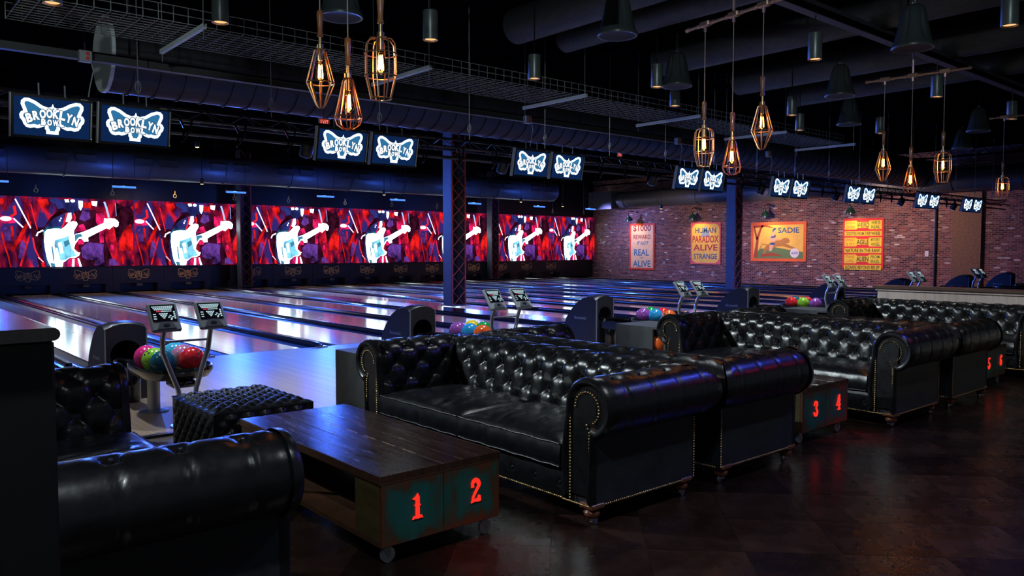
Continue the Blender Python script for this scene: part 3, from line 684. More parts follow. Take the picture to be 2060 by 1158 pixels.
# ---------------------------------------------------------------- downlight cans
M_lens = emis('downlight_lens', (1, .5, .2), 1.3)
M_can = mat('downlight_can', (.13, .16, .16), .35, .5)
can = MB().lathe([(.078, 0), (.08, .004), (.08, .30), (.074, .306), (.001, .306)], 24, caps=False).mesh('can', M_can)
rim = MB().lathe([(.062, .012), (.078, -.002), (.08, .0)], 24, caps=False).mesh('reflector', mat('reflector', (.9, .5, .25), .35, 1))
lens = MB().lathe([(.060, .012), (.060, .016)], 24).mesh('lens', M_lens)
DL = [(1.55, 8.15), (2.92, 7.77), (4.84, 6.96), (6.95, 7.65), (8.73, 4.75), (8.57, 6.95), (9.91, 7.68), (12.21, 4.75), (8.88, 2.79), (12.06, 6.95), (13.68, 7.72), (15.2, 6.92), (15.27, 4.72)]
DL = sorted(DL, key=sx)
for i, (x, y) in enumerate(DL):
    t = thing('downlight', nth(i, 13, 'black cylinder downlight')+' hung from the dark ceiling', 'downlight', (x, y, 3.7), group='cylinder downlights')
    ob('can', can, t); ob('reflector', rim, t); ob('lens', lens, t)
    MB().tube((0, 0, .3), (0, 0, ZC-3.7), .008, 5).build('stem', M_black, t)

# ---------------------------------------------------------------- bell-shaped pendant speakers
def speaker_mesh():
    b = MB(); n = 96; pr = [(.02, .46), (.07, .455), (.105, .42), (.125, .36), (.145, .26), (.165, .16), (.185, .08), (.205, .04), (.212, .015), (.205, 0), (.185, .004)]
    vs = []
    for r, z in pr:
        for k in range(n):
            a = 2*pi*k/n; g = max(0, cos(6*a))**5 if .07 < z < .43 else 0; f = 1-.2*g*sin(pi*(z-.07)/.36) if g else 1
            vs.append((r*f*cos(a), r*f*sin(a), z))
    m = len(pr); b.add(vs, [(i*n+k, i*n+(k+1) % n, (i+1)*n+(k+1) % n, (i+1)*n+k) for i in range(m-1) for k in range(n)]+[tuple(range(n))]); return b
spk = speaker_mesh().mesh('shell', mat('speaker_shell', (.04, .052, .055), .34), 50)
grl = MB().lathe([(.002, .012), (.186, .004)], 32, caps=False).mesh('grille', mat('speaker_grille', (.006, .006, .007), .7), 0)
hk = MB().path([(.03*cos(a), 0, .475+.03*sin(a)) for a in [k*pi/6 for k in range(13)]], .006, 5).mesh('hook', M_galv)
SPK = sorted([(6.29, 5.63), (8.84, 6.82), (3.77, 6.92), (8.68, 3.63), (11.21, 5.7), (13.89, 6.88), (16.57, 5.68), (19.14, 6.88)], key=sx)
for i, (x, y) in enumerate(SPK):
    zs = 3.60 if y < 3.7 else 3.72
    t = thing('pendant_speaker', nth(i, 8, 'black bell-shaped pendant speaker')+' hung from the ceiling', 'speaker', (x, y, zs), group='pendant speakers')
    ob('shell', spk, t); ob('grille', grl, t); ob('hook', hk, t)
    MB().tube((-.012, 0, .49), (-.03, 0, ZC-zs), .004, 4).tube((.012, 0, .49), (.03, 0, ZC-zs), .004, 4).split('cable', M_black, t)

# ---------------------------------------------------------------- cage pendants on copper pipe bars
M_cop = mat('copper_pipe', (.55, .36, .28), .38, .85, noise=.2, nscale=20)
M_cage = mat('cage_wire', (.50, .33, .19), .35, .9)
M_cage2 = mat('cage_wire_red', (.50, .22, .12), .35, .9)
M_hand = mat('turned_handle', (.23, .10, .04), .3, coat=.4, noise=.3, nscale=25, stretch=(1, 1, .2))
M_glass = thin_glass('bulb_glass', (1, .78, .5), .35)
E_fil = emis('filament', (1, .36, .08), 90)
M_sock = mat('brass_socket', (.6, .42, .2), .3, 1)
def hoops(b, prof, n, r=.0042, bottom='loop', rings=()):
    pr = [(a, z) for a, z in prof]
    for k in range(n):
        q = 2*pi*k/n; b.path([(a*cos(q), a*sin(q), z) for a, z in pr], r, 5)
    for a, z in rings: b.path([(a*cos(2*pi*k/20), a*sin(2*pi*k/20), z) for k in range(20)], r, 5, closed=True)
# z = 0 at the socket base where the cage begins
CAGES = {
 'A': (MB(), [(.022, 0), (.035, -.01), (.083, -.20), (.080, -.21), (.028, -.335), (.012, -.35), (.002, -.35)], [(.083, -.20), (.026, 0)], 8, M_cage),
 'B': (MB(), [(.02, 0), (.03, -.012), (.076, -.21), (.079, -.225), (.066, -.265), (.03, -.288), (.004, -.29)], [(.078, -.22), (.024, 0)], 8, M_cage2),
 'C': (MB(), [(.022, 0), (.06, -.004), (.08, -.03), (.086, -.10), (.086, -.20), (.055, -.325)], [(.086, -.085), (.086, -.205), (.055, -.325), (.024, 0)], 8, M_cage)}
PM = {}
for k, (b, pr, rg, n, m) in CAGES.items():
    hoops(b, pr, n, rings=rg); PM[k] = b.mesh('cage', m)
hnd = MB().lathe([(.010, .075), (.019, .08), (.018, .09), (.0145, .11), (.0165, .15), (.0205, .20), (.020, .225), (.012, .236)], 16).mesh('handle', M_hand)
sok = MB().lathe([(.021, -.005), (.021, .03), (.010, .034), (.010, .08)], 14).lathe([(.015, -.065), (.015, -.005)], 14).mesh('socket', M_sock)
blb = MB().lathe([(.012, -.06), (.014, -.075), (.024, -.11), (.031, -.15), (.031, -.168), (.022, -.186), (.003, -.194)], 18).mesh('bulb', M_glass, 60)
fil = MB()
fil.path([((.010 if k % 2 else .015)*cos(k//2*pi/3+k % 2*.3), (.010 if k % 2 else .015)*sin(k//2*pi/3+k % 2*.3), -.092 if k % 2 else -.17) for k in range(12)], .0022, 4)
film = fil.mesh('filament', E_fil)
def pendant(kind, x, y, z, zbar, label):
    t = thing('cage_pendant', label, 'pendant lamp', (x, y, z), random.random()*6, 'cage pendants')
    ob('cage', PM[kind], t); ob('handle', hnd, t); ob('socket', sok, t); ob('filament', film, t); ob('bulb', blb, t)
    MB().tube((0, 0, .23), (0, 0, zbar-z), .0035, 5).build('cord', mat('cord_tan', (.35, .27, .22), .6), t)
def bar(p0, p1, z, fit, label, mid):
    t = thing('pipe_bar', label, 'pipe bar', (p0[0], p0[1], z), group='copper pipe bars'); d = Vector((p1[0]-p0[0], p1[1]-p0[1], 0)); u = d.normalized(); an = atan2(u.y, u.x)
    MB().path([(0, 0, 0), tuple(d)], .014, 10).build('pipe', M_cop, t)
    b = MB()
    for s in fit:
        c = u*s; M_ = Matrix.Translation(c) @ Matrix.Rotation(an, 4, 'Z')
        b.box(-.055, .055, -.024, .024, -.02, .026, M_, bev=.008); b.tube(c+Vector((0, 0, -.02)), c+Vector((0, 0, -.06)), .014, 8)
        for e in (-.09, .09): b.path([c+u*e*.75, c+u*e*1.05], .019, 8)
    for e in (0, d.length): b.path([u*(e-.015), u*(e+.015)], .019, 8)
    b.split('pipe_fitting', M_cop, t)
    c = u*mid; MB().tube(c, c+Vector((0, 0, ZC-z)), .013, 8).build('drop_pipe', M_cop, t)
ZB = 3.45
bar((2.28, 4.72), (2.28, 3.42), ZB, (.27, .61, .97), 'copper pipe bar above the nearest three cage pendants', .61)
bar((5.85, 4.40), (5.64, 3.22), ZB, (.22, .55, .87), 'copper pipe bar above the middle group of cage pendants', .55)
bar((9.24, 4.37), (9.35, 3.30), ZB, (.20, .50, .83), 'copper pipe bar above the third group of cage pendants', .5)
bar((13.2, 4.36), (13.3, 3.20), ZB, (.18, .53, .86), 'copper pipe bar at the right edge, farthest of the four', .53)
def on(p0, p1, s): d = Vector(p1)-Vector(p0); u = d.normalized(); return p0[0]+u.x*s, p0[1]+u.y*s
pendant('A', 2.28, 4.45, 2.71, ZB-.05, 'cage pendant with diamond-shaped wire guard, left of the nearest three')
pendant('B', 2.28, 4.11, 2.48, ZB-.05, 'cage pendant with reddish teardrop guard, lowest of the nearest three')
pendant('C', 2.28, 3.75, 2.64, ZB-.05, 'cage pendant with barrel-shaped guard, right of the nearest three')
for (kd, s, z, lb) in (('C', .22, 2.55, 'cage pendant with barrel guard, left in the middle group'), ('B', .55, 2.41, 'cage pendant with reddish teardrop guard, lowest in the middle group'), ('A', .87, 2.65, 'cage pendant with diamond guard, highest in the middle group')):
    x, y = on((5.85, 4.40), (5.64, 3.22), s); pendant(kd, x, y, z, ZB-.05, lb)
for (kd, s, z, lb) in (('A', .20, 2.63, 'cage pendant with diamond guard, left in the third group'), ('B', .50, 2.42, 'cage pendant with reddish teardrop guard, lowest in the third group'), ('C', .83, 2.56, 'cage pendant with barrel guard, right in the third group')):
    x, y = on((9.24, 4.37), (9.35, 3.30), s); pendant(kd, x, y, z, ZB-.05, lb)
for (kd, s, z, lb) in (('C', .18, 2.56, 'cage pendant with barrel guard at the far right edge of the picture'),):
    x, y = on((13.2, 4.36), (13.3, 3.20), s); pendant(kd, x, y, z, ZB-.05, lb)

# hanging hooks on thin cables in front of the video wall
hm = MB().path([(.05*cos(a), 0, .06*sin(a)) for a in [k*pi/6 for k in range(13)]], .014, 5).path([(0, 0, .06), (0, 0, .16)], .02, 5).mesh('hook', mat('hook_yellow', (.45, .36, .12), .4, .6))
for i, x in enumerate([4.6, 6.7, 8.6, 10.6, 12.6, 14.9, 17.0, 19.2, 25.9, 28.0]):
    t = thing('hoist_hook', nth(i, 10, 'small hoist hook')+' hanging on a cable before the video wall', 'hook', (x, 27.2, 3.25), group='hoist hooks')
    ob('hook', hm, t); MB().tube((0, 0, .15), (0, 0, ZC-3.25), .012, 4).build('cable', M_black, t)

# ================================================================ CHESTERFIELD SOFAS
# local frame: front faces -X, length along Y, origin on the floor
HI, XF, XI = .965, -.44, .23          # half inner length, arm front, inner face of the back
RC, RR = (.19, .645), .145            # roll centre (outward offset, height), radius
prof = []
for k in range(15): z = .27+.345*k/14; prof.append((.045*(k/14)**1.6, z))
for k in range(1, 33):
    a = pi-k*(pi*1.42)/32; prof.append((RC[0]+RR*cos(a), RC[1]+RR*sin(a)))
prof.append((.215, .53)); prof.append((.212, .50))
arc = [0]
for i in range(1, len(prof)): arc.append(arc[-1]+math.dist(prof[i], prof[i-1]))
SL = arc[-1]
def pr_at(s):
    for i in range(1, len(arc)):
        if s <= arc[i] or i == len(arc)-1:
            t = (s-arc[i-1])/(arc[i]-arc[i-1]); a, b = prof[i-1], prof[i]
            o = a[0]+(b[0]-a[0])*t; z = a[1]+(b[1]-a[1])*t; dx, dz = b[0]-a[0], b[1]-a[1]; L = math.hypot(dx, dz)
            return o, z, -dz/L, dx/L      # normal points into the seat / up / out
TW, TH, TS = .205, .117, .155          # button spacing, row spacing, first row
TA = .225
ROWS = 5                              # rows of buttons up the inside and over the roll
def sm(a, b, x): t = min(1, max(0, (x-a)/(b-a))); return t*t*(3-2*t)
def tuft(u, s, TW=TW):
    v = (s-TS)/(2*TH); a = u/TW+v; b = u/TW-v
    da = abs(a-round(a)); db = abs(b-round(b))
    q = min(1, (da/.5)); w = min(1, (db/.5))
    rb = math.hypot(da, db); top = TS+TH*(ROWS-1)
    amp = .036-.016*sm(top-1.5*TH, top, s)
    hgt = amp*(1-math.exp(-(rb/.26)**1.4))-.28*amp*max(math.exp(-(da/.075)**2), math.exp(-(db/.075)**2))*(1-.5*rb)
    hgt += amp*.10*cos(9*atan2(db*(1 if b > round(b) else -1), da*(1 if a > round(a) else -1)))*math.exp(-((rb-.14)/.09)**2)
    # below the first row: vertical pleats; beyond the last row: shallow seams over the roll
    top = TS+TH*(ROWS-1)
    if s < TS:
        du = abs(u/TW-round(u/TW))*2; pl = .022*min(1, sin(du*pi/2))**.6; k = sm(TS*.25, TS, s); hgt = hgt*k+pl*(1-k)
    if s > top:
        sh = .5*((ROWS-1) % 2); du = abs(u/TW+sh-round(u/TW+sh))*2; seam = .018+.007*(min(1, du*7)-1); k = sm(top, top+.09, s); hgt = hgt*(1-k)+seam*k
        if s > SL-.12: hgt *= max(.2, (SL-s)/.12)
    return hgt
def roll_part(kind, side=1, nu=64, nv=84):
    def fn(i, j):
        s = j*SL; o, z, no, nz = pr_at(s)
        if kind == 'back':
            Lh = HI+o; y = -Lh+2*Lh*i; u = y; e = min(1, (Lh-abs(y))/.06); h = tuft(u, s)*(.55+.45*e)
            return (XI+o+no*h, y, z+nz*h)
        x0, x1 = XF+.015, XI+o; x = x0+(x1-x0)*i; u = x-XI+.06; e = min(1, max(0, (x-x0)/.05), 1); e2 = min(1, max(0, (x1-x)/.06)); h = tuft(u, s, TA)*(.45+.55*min(e, e2))
        return (x, side*(HI+o+no*h), z+nz*h)
    return MB().grid(fn, nu, nv)
def buttons(kind, side=1):
    b = MB()
    for r in range(ROWS):
        s = TS+r*TH; o, z, no, nz = pr_at(s); k0 = -8
        for k in range(-8, 9):
            u = (k+.5*(r % 2))*(TW if kind == 'back' else TA)
            if kind == 'back':
                if abs(u) > HI+o-.08: continue
                c = (XI+o+no*.004, u, z+nz*.004)
            else:
                x = u+XI-.06
                if not (XF+.07 < x < XI+o-.08): continue
                c = (x, side*(HI+o+no*.004), z+nz*.004)
            b.sphere(c, .012, 8, 5)
    return b
def arm_face_pts():
    """outline of the padded arm front (offset, height), seat side first, over the scroll"""
    pts = [(-.005, .11), (-.008, .3)]+[(o-.022*(z > .3), z) for o, z in prof[1:14]]
    for k in range(0, 33):
        a = pi-k*(pi*1.42)/32; pts.append((RC[0]+(RR+.024)*cos(a), RC[1]+(RR+.024)*sin(a)))
    pts += [(.222, .50), (.222, .11)]
    return pts
def nail_pts():
    pts = [(.055, .115+.017*k) for k in range(29)]
    for k in range(21):
        a = pi-k*(pi*1.32)/20; pts.append((RC[0]-.01+.088*cos(a)+(.0), RC[1]+.0+.088*sin(a)))
    pts += [(.175+.022*t, .565-.05*t) for t in (.2, .6, 1)]
    z = .50
    while z > .12: pts.append((.20, z)); z -= .017
    o = [pts[0]]
    for p in pts[1:]:
        if math.dist(p, o[-1]) > .0145: o.append(p)
    return o
leg_m = MB().box(-.05, .05, -.05, .05, .098, .125, bev=.004).lathe([(.028, .04), (.034, .048), (.045, .06), (.046, .075), (.036, .088), (.030, .094), (.034, .1)], 16).mesh('leg', M_wood)
cast_m = MB().lathe([(.014, .024), (.030, .030), (.030, .042), (.014, .046)], 12).lathe([(.022, -.009), (.027, -.006), (.027, .006), (.022, .009)], 14, Matrix.Translation((.018, 0, .027)) @ Matrix.Rotation(R(90), 4, 'X')).mesh('caster', M_chrome)
def cushion(y0, y1):
    x0, x1, z0, z1 = -.455, .27, .285, .435; cx, cy = (x0+x1)/2, (y0+y1)/2; rnd = random.Random(int(y0*100)); ph = [rnd.uniform(0, 6) for _ in range(6)]
    b = MB(); N = 44
    def crown(a, c): return (1-abs(a)**4)*(1-abs(c)**4)
    def wr(x, y): return .0042*sin(46*y+5*sin(6*x+ph[0])+ph[1])*(.45+.55*sin(8*x+4*y+ph[2]))+.002*sin(75*y-22*x+ph[5])
    def top(i, j):
        a, c = 2*i-1, 2*j-1; k = crown(a, c); x = cx+(x1-x0)/2*a*(1-.012*(1-k)); y = cy+(y1-y0)/2*c; return (x, y, z1-.018+.05*k**.6+wr(x, y)*k)
    b.grid(top, N, N)
    def side(i, j):      # border band all round
        q = i*4; e = int(min(3, q)); f = q-e; a, c = [(-1, -1+2*f), (-1+2*f, 1), (1, 1-2*f), (1-2*f, -1)][e]
        bul = .014*sin(pi*j); x = cx+((x1-x0)/2*(1-.012)+bul)*a if abs(a) == 1 else cx+(x1-x0)/2*a*(.988)
        y = cy+((y1-y0)/2+(bul if abs(c) == 1 else 0)*.4)*c
        w = .004*sin(60*(x+y)+ph[3]+3*j)*sin(19*(x-y)+ph[4])*sin(pi*j)
        if abs(a) == 1: x += w*a
        return (x, y, z0+(z1-.018-z0)*j)
    b.grid(side, 120, 8); return b
def piping(y0, y1):
    b = MB()
    for z in (.29, .419): b.path([(-.458, y0+.006+(y1-y0-.012)*k/12, z+.003*sin(k*2.2)) for k in range(13)], .0035, 6)
    return b
sofa_parts = []
sofa_parts.append(('backrest', roll_part('back', nu=170).mesh('backrest', M_leather, 0, False), 'back_buttons', buttons('back').mesh('buttons', M_leather)))
for sd in (-1, 1): sofa_parts.append(('arm', roll_part('arm', sd, 66).mesh('arm', M_leather, 0, False), 'arm_buttons', buttons('arm', sd).mesh('buttons', M_leather)))
for p in sofa_parts:
    me = p[1]; bm = bmesh.new(); bm.from_mesh(me); bmesh.ops.recalc_face_normals(bm, faces=bm.faces); bm.to_mesh(me); bm.free(); me.shade_smooth()
af = arm_face_pts(); af_in = [(.05, .11), (.05, .58)]+[(RC[0]-.01+.095*cos(pi-k*pi*1.35/20), RC[1]+.095*sin(pi-k*pi*1.35/20)) for k in range(21)]+[(.205, .50), (.205, .11)]
def arm_front(sd):
    b = MB(); n = len(af)
    # padded rim swept round the outline, then the flat inner panel
    vs = []; rows = [(0, .03), (.003, .0), (.014, -.016), (.028, -.017), (.042, -.006), (.05, .004)]
    c = Vector((.13, .4)); ins = [inset(af, d) for d, _ in rows]
    for (d, x), poly in zip(rows, ins): vs += [(XF+x, sd*(HI+o), z) for o, z in poly]
    fs = [(r*n+k, r*n+(k+1), (r+1)*n+(k+1), (r+1)*n+k) for r in range(len(rows)-1) for k in range(n-1)]
    b.add(vs, fs); pl = ins[-1]; b.add([(XF+.003, sd*(HI+o), z) for o, z in pl], [tuple(range(n))])
    return b
nails = MB()
def nail(p, ax):
    r = .0068; vs = []; n = 6
    A = Vector(ax); t1 = A.orthogonal().normalized(); t2 = A.cross(t1)
    for k in range(n): vs.append(Vector(p)+(t1*cos(2*pi*k/n)+t2*sin(2*pi*k/n))*r)
    for k in range(n): vs.append(Vector(p)+A*r*.6+(t1*cos(2*pi*k/n)+t2*sin(2*pi*k/n))*r*.6)
    vs.append(Vector(p)+A*r*.8)
    nails.add(vs, [(k, (k+1) % n, n+(k+1) % n, n+k) for k in range(n)]+[(n+k, n+(k+1) % n, 2*n) for k in range(n)])
for sd in (-1, 1):
    for o, z in nail_pts(): nail((XF-.004, sd*(HI+o), z), (-1, 0, 0))
    for k in range(int((XI+.22-XF)/.0165)): nail((XF+.01+k*.0165, sd*(HI+.222), .113), (0, sd, 0))
    for k in range(23): nail((XI+.218, sd*(HI+.223), .12+k*.0165), (0, sd, 0))
    for k in range(22): nail((XF-.004, sd*(HI-.004+.01*k), .113), (-1, 0, 0))
for k in range(118): nail((XF+.006, -HI+.01+k*.0164, .113), (-1, 0, 0))
for k in range(140): nail((XI+.222, -1.15+k*.0165, .113), (1, 0, 0))
nail_me = nails.mesh('nailhead_trim', M_brass, 60)
body_me = MB().box(XF+.02, XI+.22, -HI-.22, -HI-.02, .105, .56).box(XF+.02, XI+.22, HI+.02, HI+.22, .105, .56).box(XI+.06, XI+.22, -HI-.05, HI+.05, .105, .56).box(XF+.05, XI+.1, -HI-.03, HI+.03, .11, .28).mesh('frame', M_leather2, 0)
def front_rail():
    def fn(i, j):
        y = -HI+2*HI*i; z = .108+.165*j; k = abs(((y/TW) % 1)-.5)*2; bump_ = .012*sin(pi*min(1, max(0, j)))-.010*max(0, 1-((y/TW) % 1-.5)**2*120)*max(0, 1-(j-.5)**2*30)
        return (XF+.02-bump_, y, z)
    b = MB().grid(fn, 150, 16)
    for k in range(-5, 5): b.sphere((XF+.017, (k+.5)*TW, .19), .011, 8, 5)
    return b
rail_me = front_rail().mesh('front_rail', M_leather)
cush = [cushion(-HI+.012, -.004).mesh('seat_cushion', M_leather, 60), cushion(.004, HI-.012).mesh('seat_cushion', M_leather, 60)]
pip = [piping(-HI+.012, -.004).mesh('piping', M_leather2), piping(.004, HI-.012).mesh('piping', M_leather2)]
afm = [arm_front(s).mesh('arm_front', M_leather, 50) for s in (-1, 1)]
def make_sofa(label, x, y, rz):
    t = thing('chesterfield_sofa', label, 'sofa', (x, y, 0), rz, 'black leather chesterfields')
    for n, me, bn, bme in sofa_parts: o = ob(n, me, t); stuff(ob('buttons', bme, o))
    for me in afm: ob('arm_front', me, t)
    ob('frame', body_me, t)['label'] = 'matte black leather side and back panels'; ob('front_rail', rail_me, t)
    for me, pm_ in zip(cush, pip): o = ob('seat_cushion', me, t); ob('piping', pm_, o)
    stuff(ob('nailhead_trim', nail_me, t))
    for lx_ in (XF+.045, XI+.15):
        for ly in (-HI-.175, HI+.175):
            o = ob('leg', leg_m, t, (lx_, ly, 0)); o['label'] = 'turned brown wooden foot'; ob('caster', cast_m, o)
    return t
SY = 4.055
make_sofa('black chesterfield at lower left, cut off by the dark counter', 0.84, SY-.05, pi)
make_sofa('black tufted chesterfield facing the table numbered 1 and 2', 3.47, SY, 0)
make_sofa('black chesterfield with its back against the nearest tufted sofa', 4.65, SY, pi)
make_sofa('black tufted chesterfield with its seat towards the table numbered 3 and 4', 7.08, SY-.02, 0)
make_sofa('black chesterfield at right whose front faces the table numbered 5 and 6', 8.30, SY-.02, pi)
make_sofa('black chesterfield in front of the pale wooden partition at right', 10.72, SY-.02, 0)

# ================================================================ NUMBERED TABLES
M_teal = table_mat()
M_ttop = mat('table_top_wood', (.035, .016, .010), .22, coat=.35, noise=.5, nscale=6, stretch=(6, .6, 1), rnoise=.08, rand=.2)
M_tside = mat('table_rust_wood', (.065, .028, .014), .4, noise=.45, nscale=5, stretch=(1, 1, 3))
M_inlay = mat('inlay', (.28, .17, .10), .4)
E_num = emis('number_red', (1, .03, .018), 1.05)
def digit(ch):
    """stencil-like western numerals in a 1 x 1.6 box, drawn as heavy strokes"""
    b = MB(); z0, z1 = 0, .006
    arcp = lambda cx, cy, rx, ry, a0, a1, n=14: [(cx+rx*cos(R(a0+(a1-a0)*i/n)), cy+ry*sin(R(a0+(a1-a0)*i/n))) for i in range(n+1)]
    if ch == '1':
        b.prism([(.36,.12),(.64,.12),(.64,1.36),(.52,1.6),(.36,1.42)], z0, z1); b.prism([(.36,1.42),(.36,1.16),(.12,1.28)], z0, z1)
        b.prism([(.12,0),(.3,.04),(.5,0),(.72,.04),(.9,0),(.8,.2),(.2,.2)], z0, z1); b.prism([(.36,.78),(.26,.86),(.36,.94)], z0, z1); b.prism([(.64,.78),(.74,.86),(.64,.94)], z0, z1)
    elif ch == '2':
        p = arcp(.46, 1.17, .26, .3, 200, 20)+arcp(.46,1.17,.28,.3,10,-40,5)+[(.42,.62),(.22,.28)]; n = len(p); b.stroke(p, [.16+.14*sin(pi*i/(n-1)) for i in range(n)], z0, z1)
        b.prism([(.08,0),(.2,.32),(.42,.22),(.62,.26),(.7,.46),(.86,.4),(.9,.06),(.66,0),(.4,.06)], z0, z1); b.prism([(.1,1.0),(.34,1.02),(.3,1.24),(.14,1.2)], z0, z1)
    elif ch == '3':
        p = arcp(.44,1.2,.26,.27,170,-90,18); b.stroke(p, [.14+.14*sin(pi*i/18) for i in range(19)], z0, z1); p = arcp(.44,.46,.3,.34,90,-165,18); b.stroke(p, [.14+.16*sin(pi*i/18) for i in range(19)], z0, z1)
        b.prism([(.08,1.1),(.3,1.1),(.3,1.3),(.12,1.28)], z0, z1); b.prism([(.04,.3),(.28,.26),(.28,.5),(.08,.48)], z0, z1)
    elif ch == '4':
        b.prism([(.5,.14),(.76,.14),(.76,1.6),(.54,1.6)], z0, z1); b.prism([(.04,.46),(.92,.46),(.92,.62),(.04,.62)], z0, z1); b.stroke([(.12,.54),(.34,1.0),(.5,1.5)], [.14,.12,.16], z0, z1); b.prism([(.34,0),(.9,0),(.84,.18),(.4,.18)], z0, z1); b.prism([(.8,.9),(.88,1.1),(.76,1.1)], z0, z1)
    elif ch == '5':
        b.prism([(.2,1.4),(.86,1.4),(.8,1.6),(.2,1.56)], z0, z1); b.prism([(.2,.86),(.34,.9),(.34,1.4),(.2,1.4)], z0, z1); p = arcp(.42,.5,.3,.38,110,-165,18); b.stroke(p, [.14+.16*sin(pi*i/18) for i in range(19)], z0, z1); b.prism([(.04,.3),(.28,.26),(.28,.5),(.08,.48)], z0, z1)
    else:
        p = arcp(.48,.48,.27,.36,0,360,24); b.stroke(p, .22, z0, z1); b.stroke([(.24,.5),(.24,.95),(.36,1.35),(.6,1.5),(.8,1.4)], [.24,.26,.22,.16,.12], z0, z1); b.prism([(.66,1.12),(.86,1.12),(.84,1.4),(.68,1.36)], z0, z1)
    return b
TWd, TLn, TZt = .715, 1.66, .44
cwh = MB().lathe([(.026, -.012), (.038, -.009), (.038, .009), (.026, .012)], 18, Matrix.Translation((.02, 0, .038)) @ Matrix.Rotation(R(90), 4, 'X')).mesh('wheel', mat('clear_wheel', (.45, .5, .58), .12, coat=.5))
cbr = MB().box(-.02, .03, -.025, .025, .086, .1).prism([(-.015, .09), (.03, .09), (.028, .03), (.012, .03)], -.018, -.014, Matrix.Rotation(R(90), 4, 'X')).prism([(-.015, .09), (.03, .09), (.028, .03), (.012, .03)], .014, .018, Matrix.Rotation(R(90), 4, 'X')).mesh('fork', M_chrome)
tbl_top = [MB().box(i*TWd/6+.001, (i+1)*TWd/6-.001, 0, TLn, .405, TZt-(.0007*(i % 2)), bev=.0015).mesh('top_plank', M_ttop, 0) for i in range(6)]
tbl_edge = MB().box(-.004, TWd+.004, -.004, TLn+.004, .395, .405).box(-.006, .0, -.004, TLn, .40, TZt-.001).box(TWd, TWd+.006, -.004, TLn, .40, TZt-.001).mesh('edge_band', M_tside, 0)
tbl_bot = MB().box(0, TWd, 0, TLn, .098, .122).mesh('bottom_shelf', M_tside, 0)
tbl_endf = MB().box(.0, TWd, .016, .24, .122, .395).mesh('end_box', mat('table_olive_wood', (.07, .05, .018), .4, noise=.45, nscale=5, stretch=(1, 1, 3)), 0)
tbl_endb = MB().box(.0, TWd, TLn-.2, TLn, .122, .395).mesh('end_box', M_tside, 0)
tbl_mid = MB().box(TWd/2-.012, TWd/2+.012, .24, TLn-.2, .122, .395).mesh('centre_panel', M_tside, 0)
tbl_post = MB().box(.02, .05, TLn*.62, TLn*.62+.03, .122, .395).mesh('shelf_post', M_tside, 0)
tbl_pan = [MB().box(.0+i*TWd/2+.002, (i+1)*TWd/2-.002, -.004, .016, .100, .402, bev=.002).mesh('front_panel', M_teal, 0) for i in (0, 1)]
tbl_in = MB()
for k in range(5): tbl_in.box(TWd/2-.004, TWd/2+.004, .25+k*.2, .25+k*.2+.12, TZt-.002, TZt+.0006)
tbl_in = [q_.mesh('inlay_dash', M_inlay, 0) for q_ in tbl_in.islands()]
def make_table(x, y, digits, label):
    t = thing('numbered_table', label, 'coffee table', (x, y, 0), group='numbered coffee tables on casters')
    for me in tbl_top: ob('top_plank', me, t)
    for n, me in (('edge_band', tbl_edge), ('bottom_shelf', tbl_bot), ('end_box', tbl_endf), ('end_box', tbl_endb), ('centre_panel', tbl_mid), ('shelf_post', tbl_post)): ob(n, me, t)
    for q_ in tbl_in: ob('inlay_dash', q_, t)
    for i, me in enumerate(tbl_pan):
        o = ob('front_panel', me, t); o['label'] = 'worn teal painted board with a number'
        d = digit(digits[i]); k = .078; d.v = [(TWd*(.28, .78)[i]-.04+a*k, -.0045-c, (.20, .205)[i]+b*k) for a, b, c in d.v]
        n = d.build('number', E_num, o, 0); n['label'] = 'glowing red numeral '+digits[i]
    for cx in (.05, TWd-.07):
        for cy in (.06, TLn-.06): o = ob('caster', cbr, t, (cx, cy, 0)); ob('wheel', cwh, o)
make_table(1.89, 3.14, '12', 'nearest coffee table on casters, its worn teal end showing red 1 and 2')
make_table(5.53, 3.06, '34', 'coffee table on casters between the two middle sofas, showing red 3 and 4')
make_table(9.22, 3.06, '56', 'farthest coffee table at the right edge, showing red 5 and 6')

# ================================================================ OTTOMAN
def ottoman():
    t = thing('tufted_ottoman', 'black tufted leather ottoman between the table and the ball return', 'ottoman', (1.80, 5.02, 0))
    Wd, Ln, H = .70, .86, .47
    def tf(a, b_, w=.115):
        p, q_ = (a+b_)/w, (a-b_)/w; da, db = abs(p-round(p))*2, abs(q_-round(q_))*2
        return .026*(sin(min(1, da)*pi/2)**.6)*(sin(min(1, db)*pi/2)**.6)
    def top(i, j):
        x, y = Wd*i, Ln*j; e = min(1, min(i, 1-i)*9, min(j, 1-j)*9); return (x, y, H-.035+tf(x, y)*e+.012*sqrt(e))
    MB().grid(top, 70, 84).build('top', M_leather, t, 60)
    def side(i, j):
        q_ = i*4; e = int(min(3, q_)); f = q_-e; cor = [(0, 0), (Wd, 0), (Wd, Ln), (0, Ln), (0, 0)]; a, c = cor[e], cor[e+1]
        x, y = a[0]+(c[0]-a[0])*f, a[1]+(c[1]-a[1])*f; n = [(0, -1), (1, 0), (0, 1), (-1, 0)][e]; s = f*(Wd if e % 2 == 0 else Ln); ed = min(1, min(f, 1-f)*10)
        z = .06+(H-.095)*j; h = tf(s, z*1.0)*ed*min(1, (1-j)*8)*min(1, j*8)-.012
        return (x+n[0]*h, y+n[1]*h, z)
    MB().grid(side, 200, 34).build('sides', M_leather, t, 60)
    MB().box(.02, Wd-.02, .02, Ln-.02, .05, .10).build('base_board', M_black, t, 0)
    for x in (.07, Wd-.07):
        for y in (.07, Ln-.07): MB().lathe([(.03, 0), (.038, .012), (.034, .05), (.03, .055)], 12).build('foot', M_wood, t, loc=(x, y, 0))
ottoman()

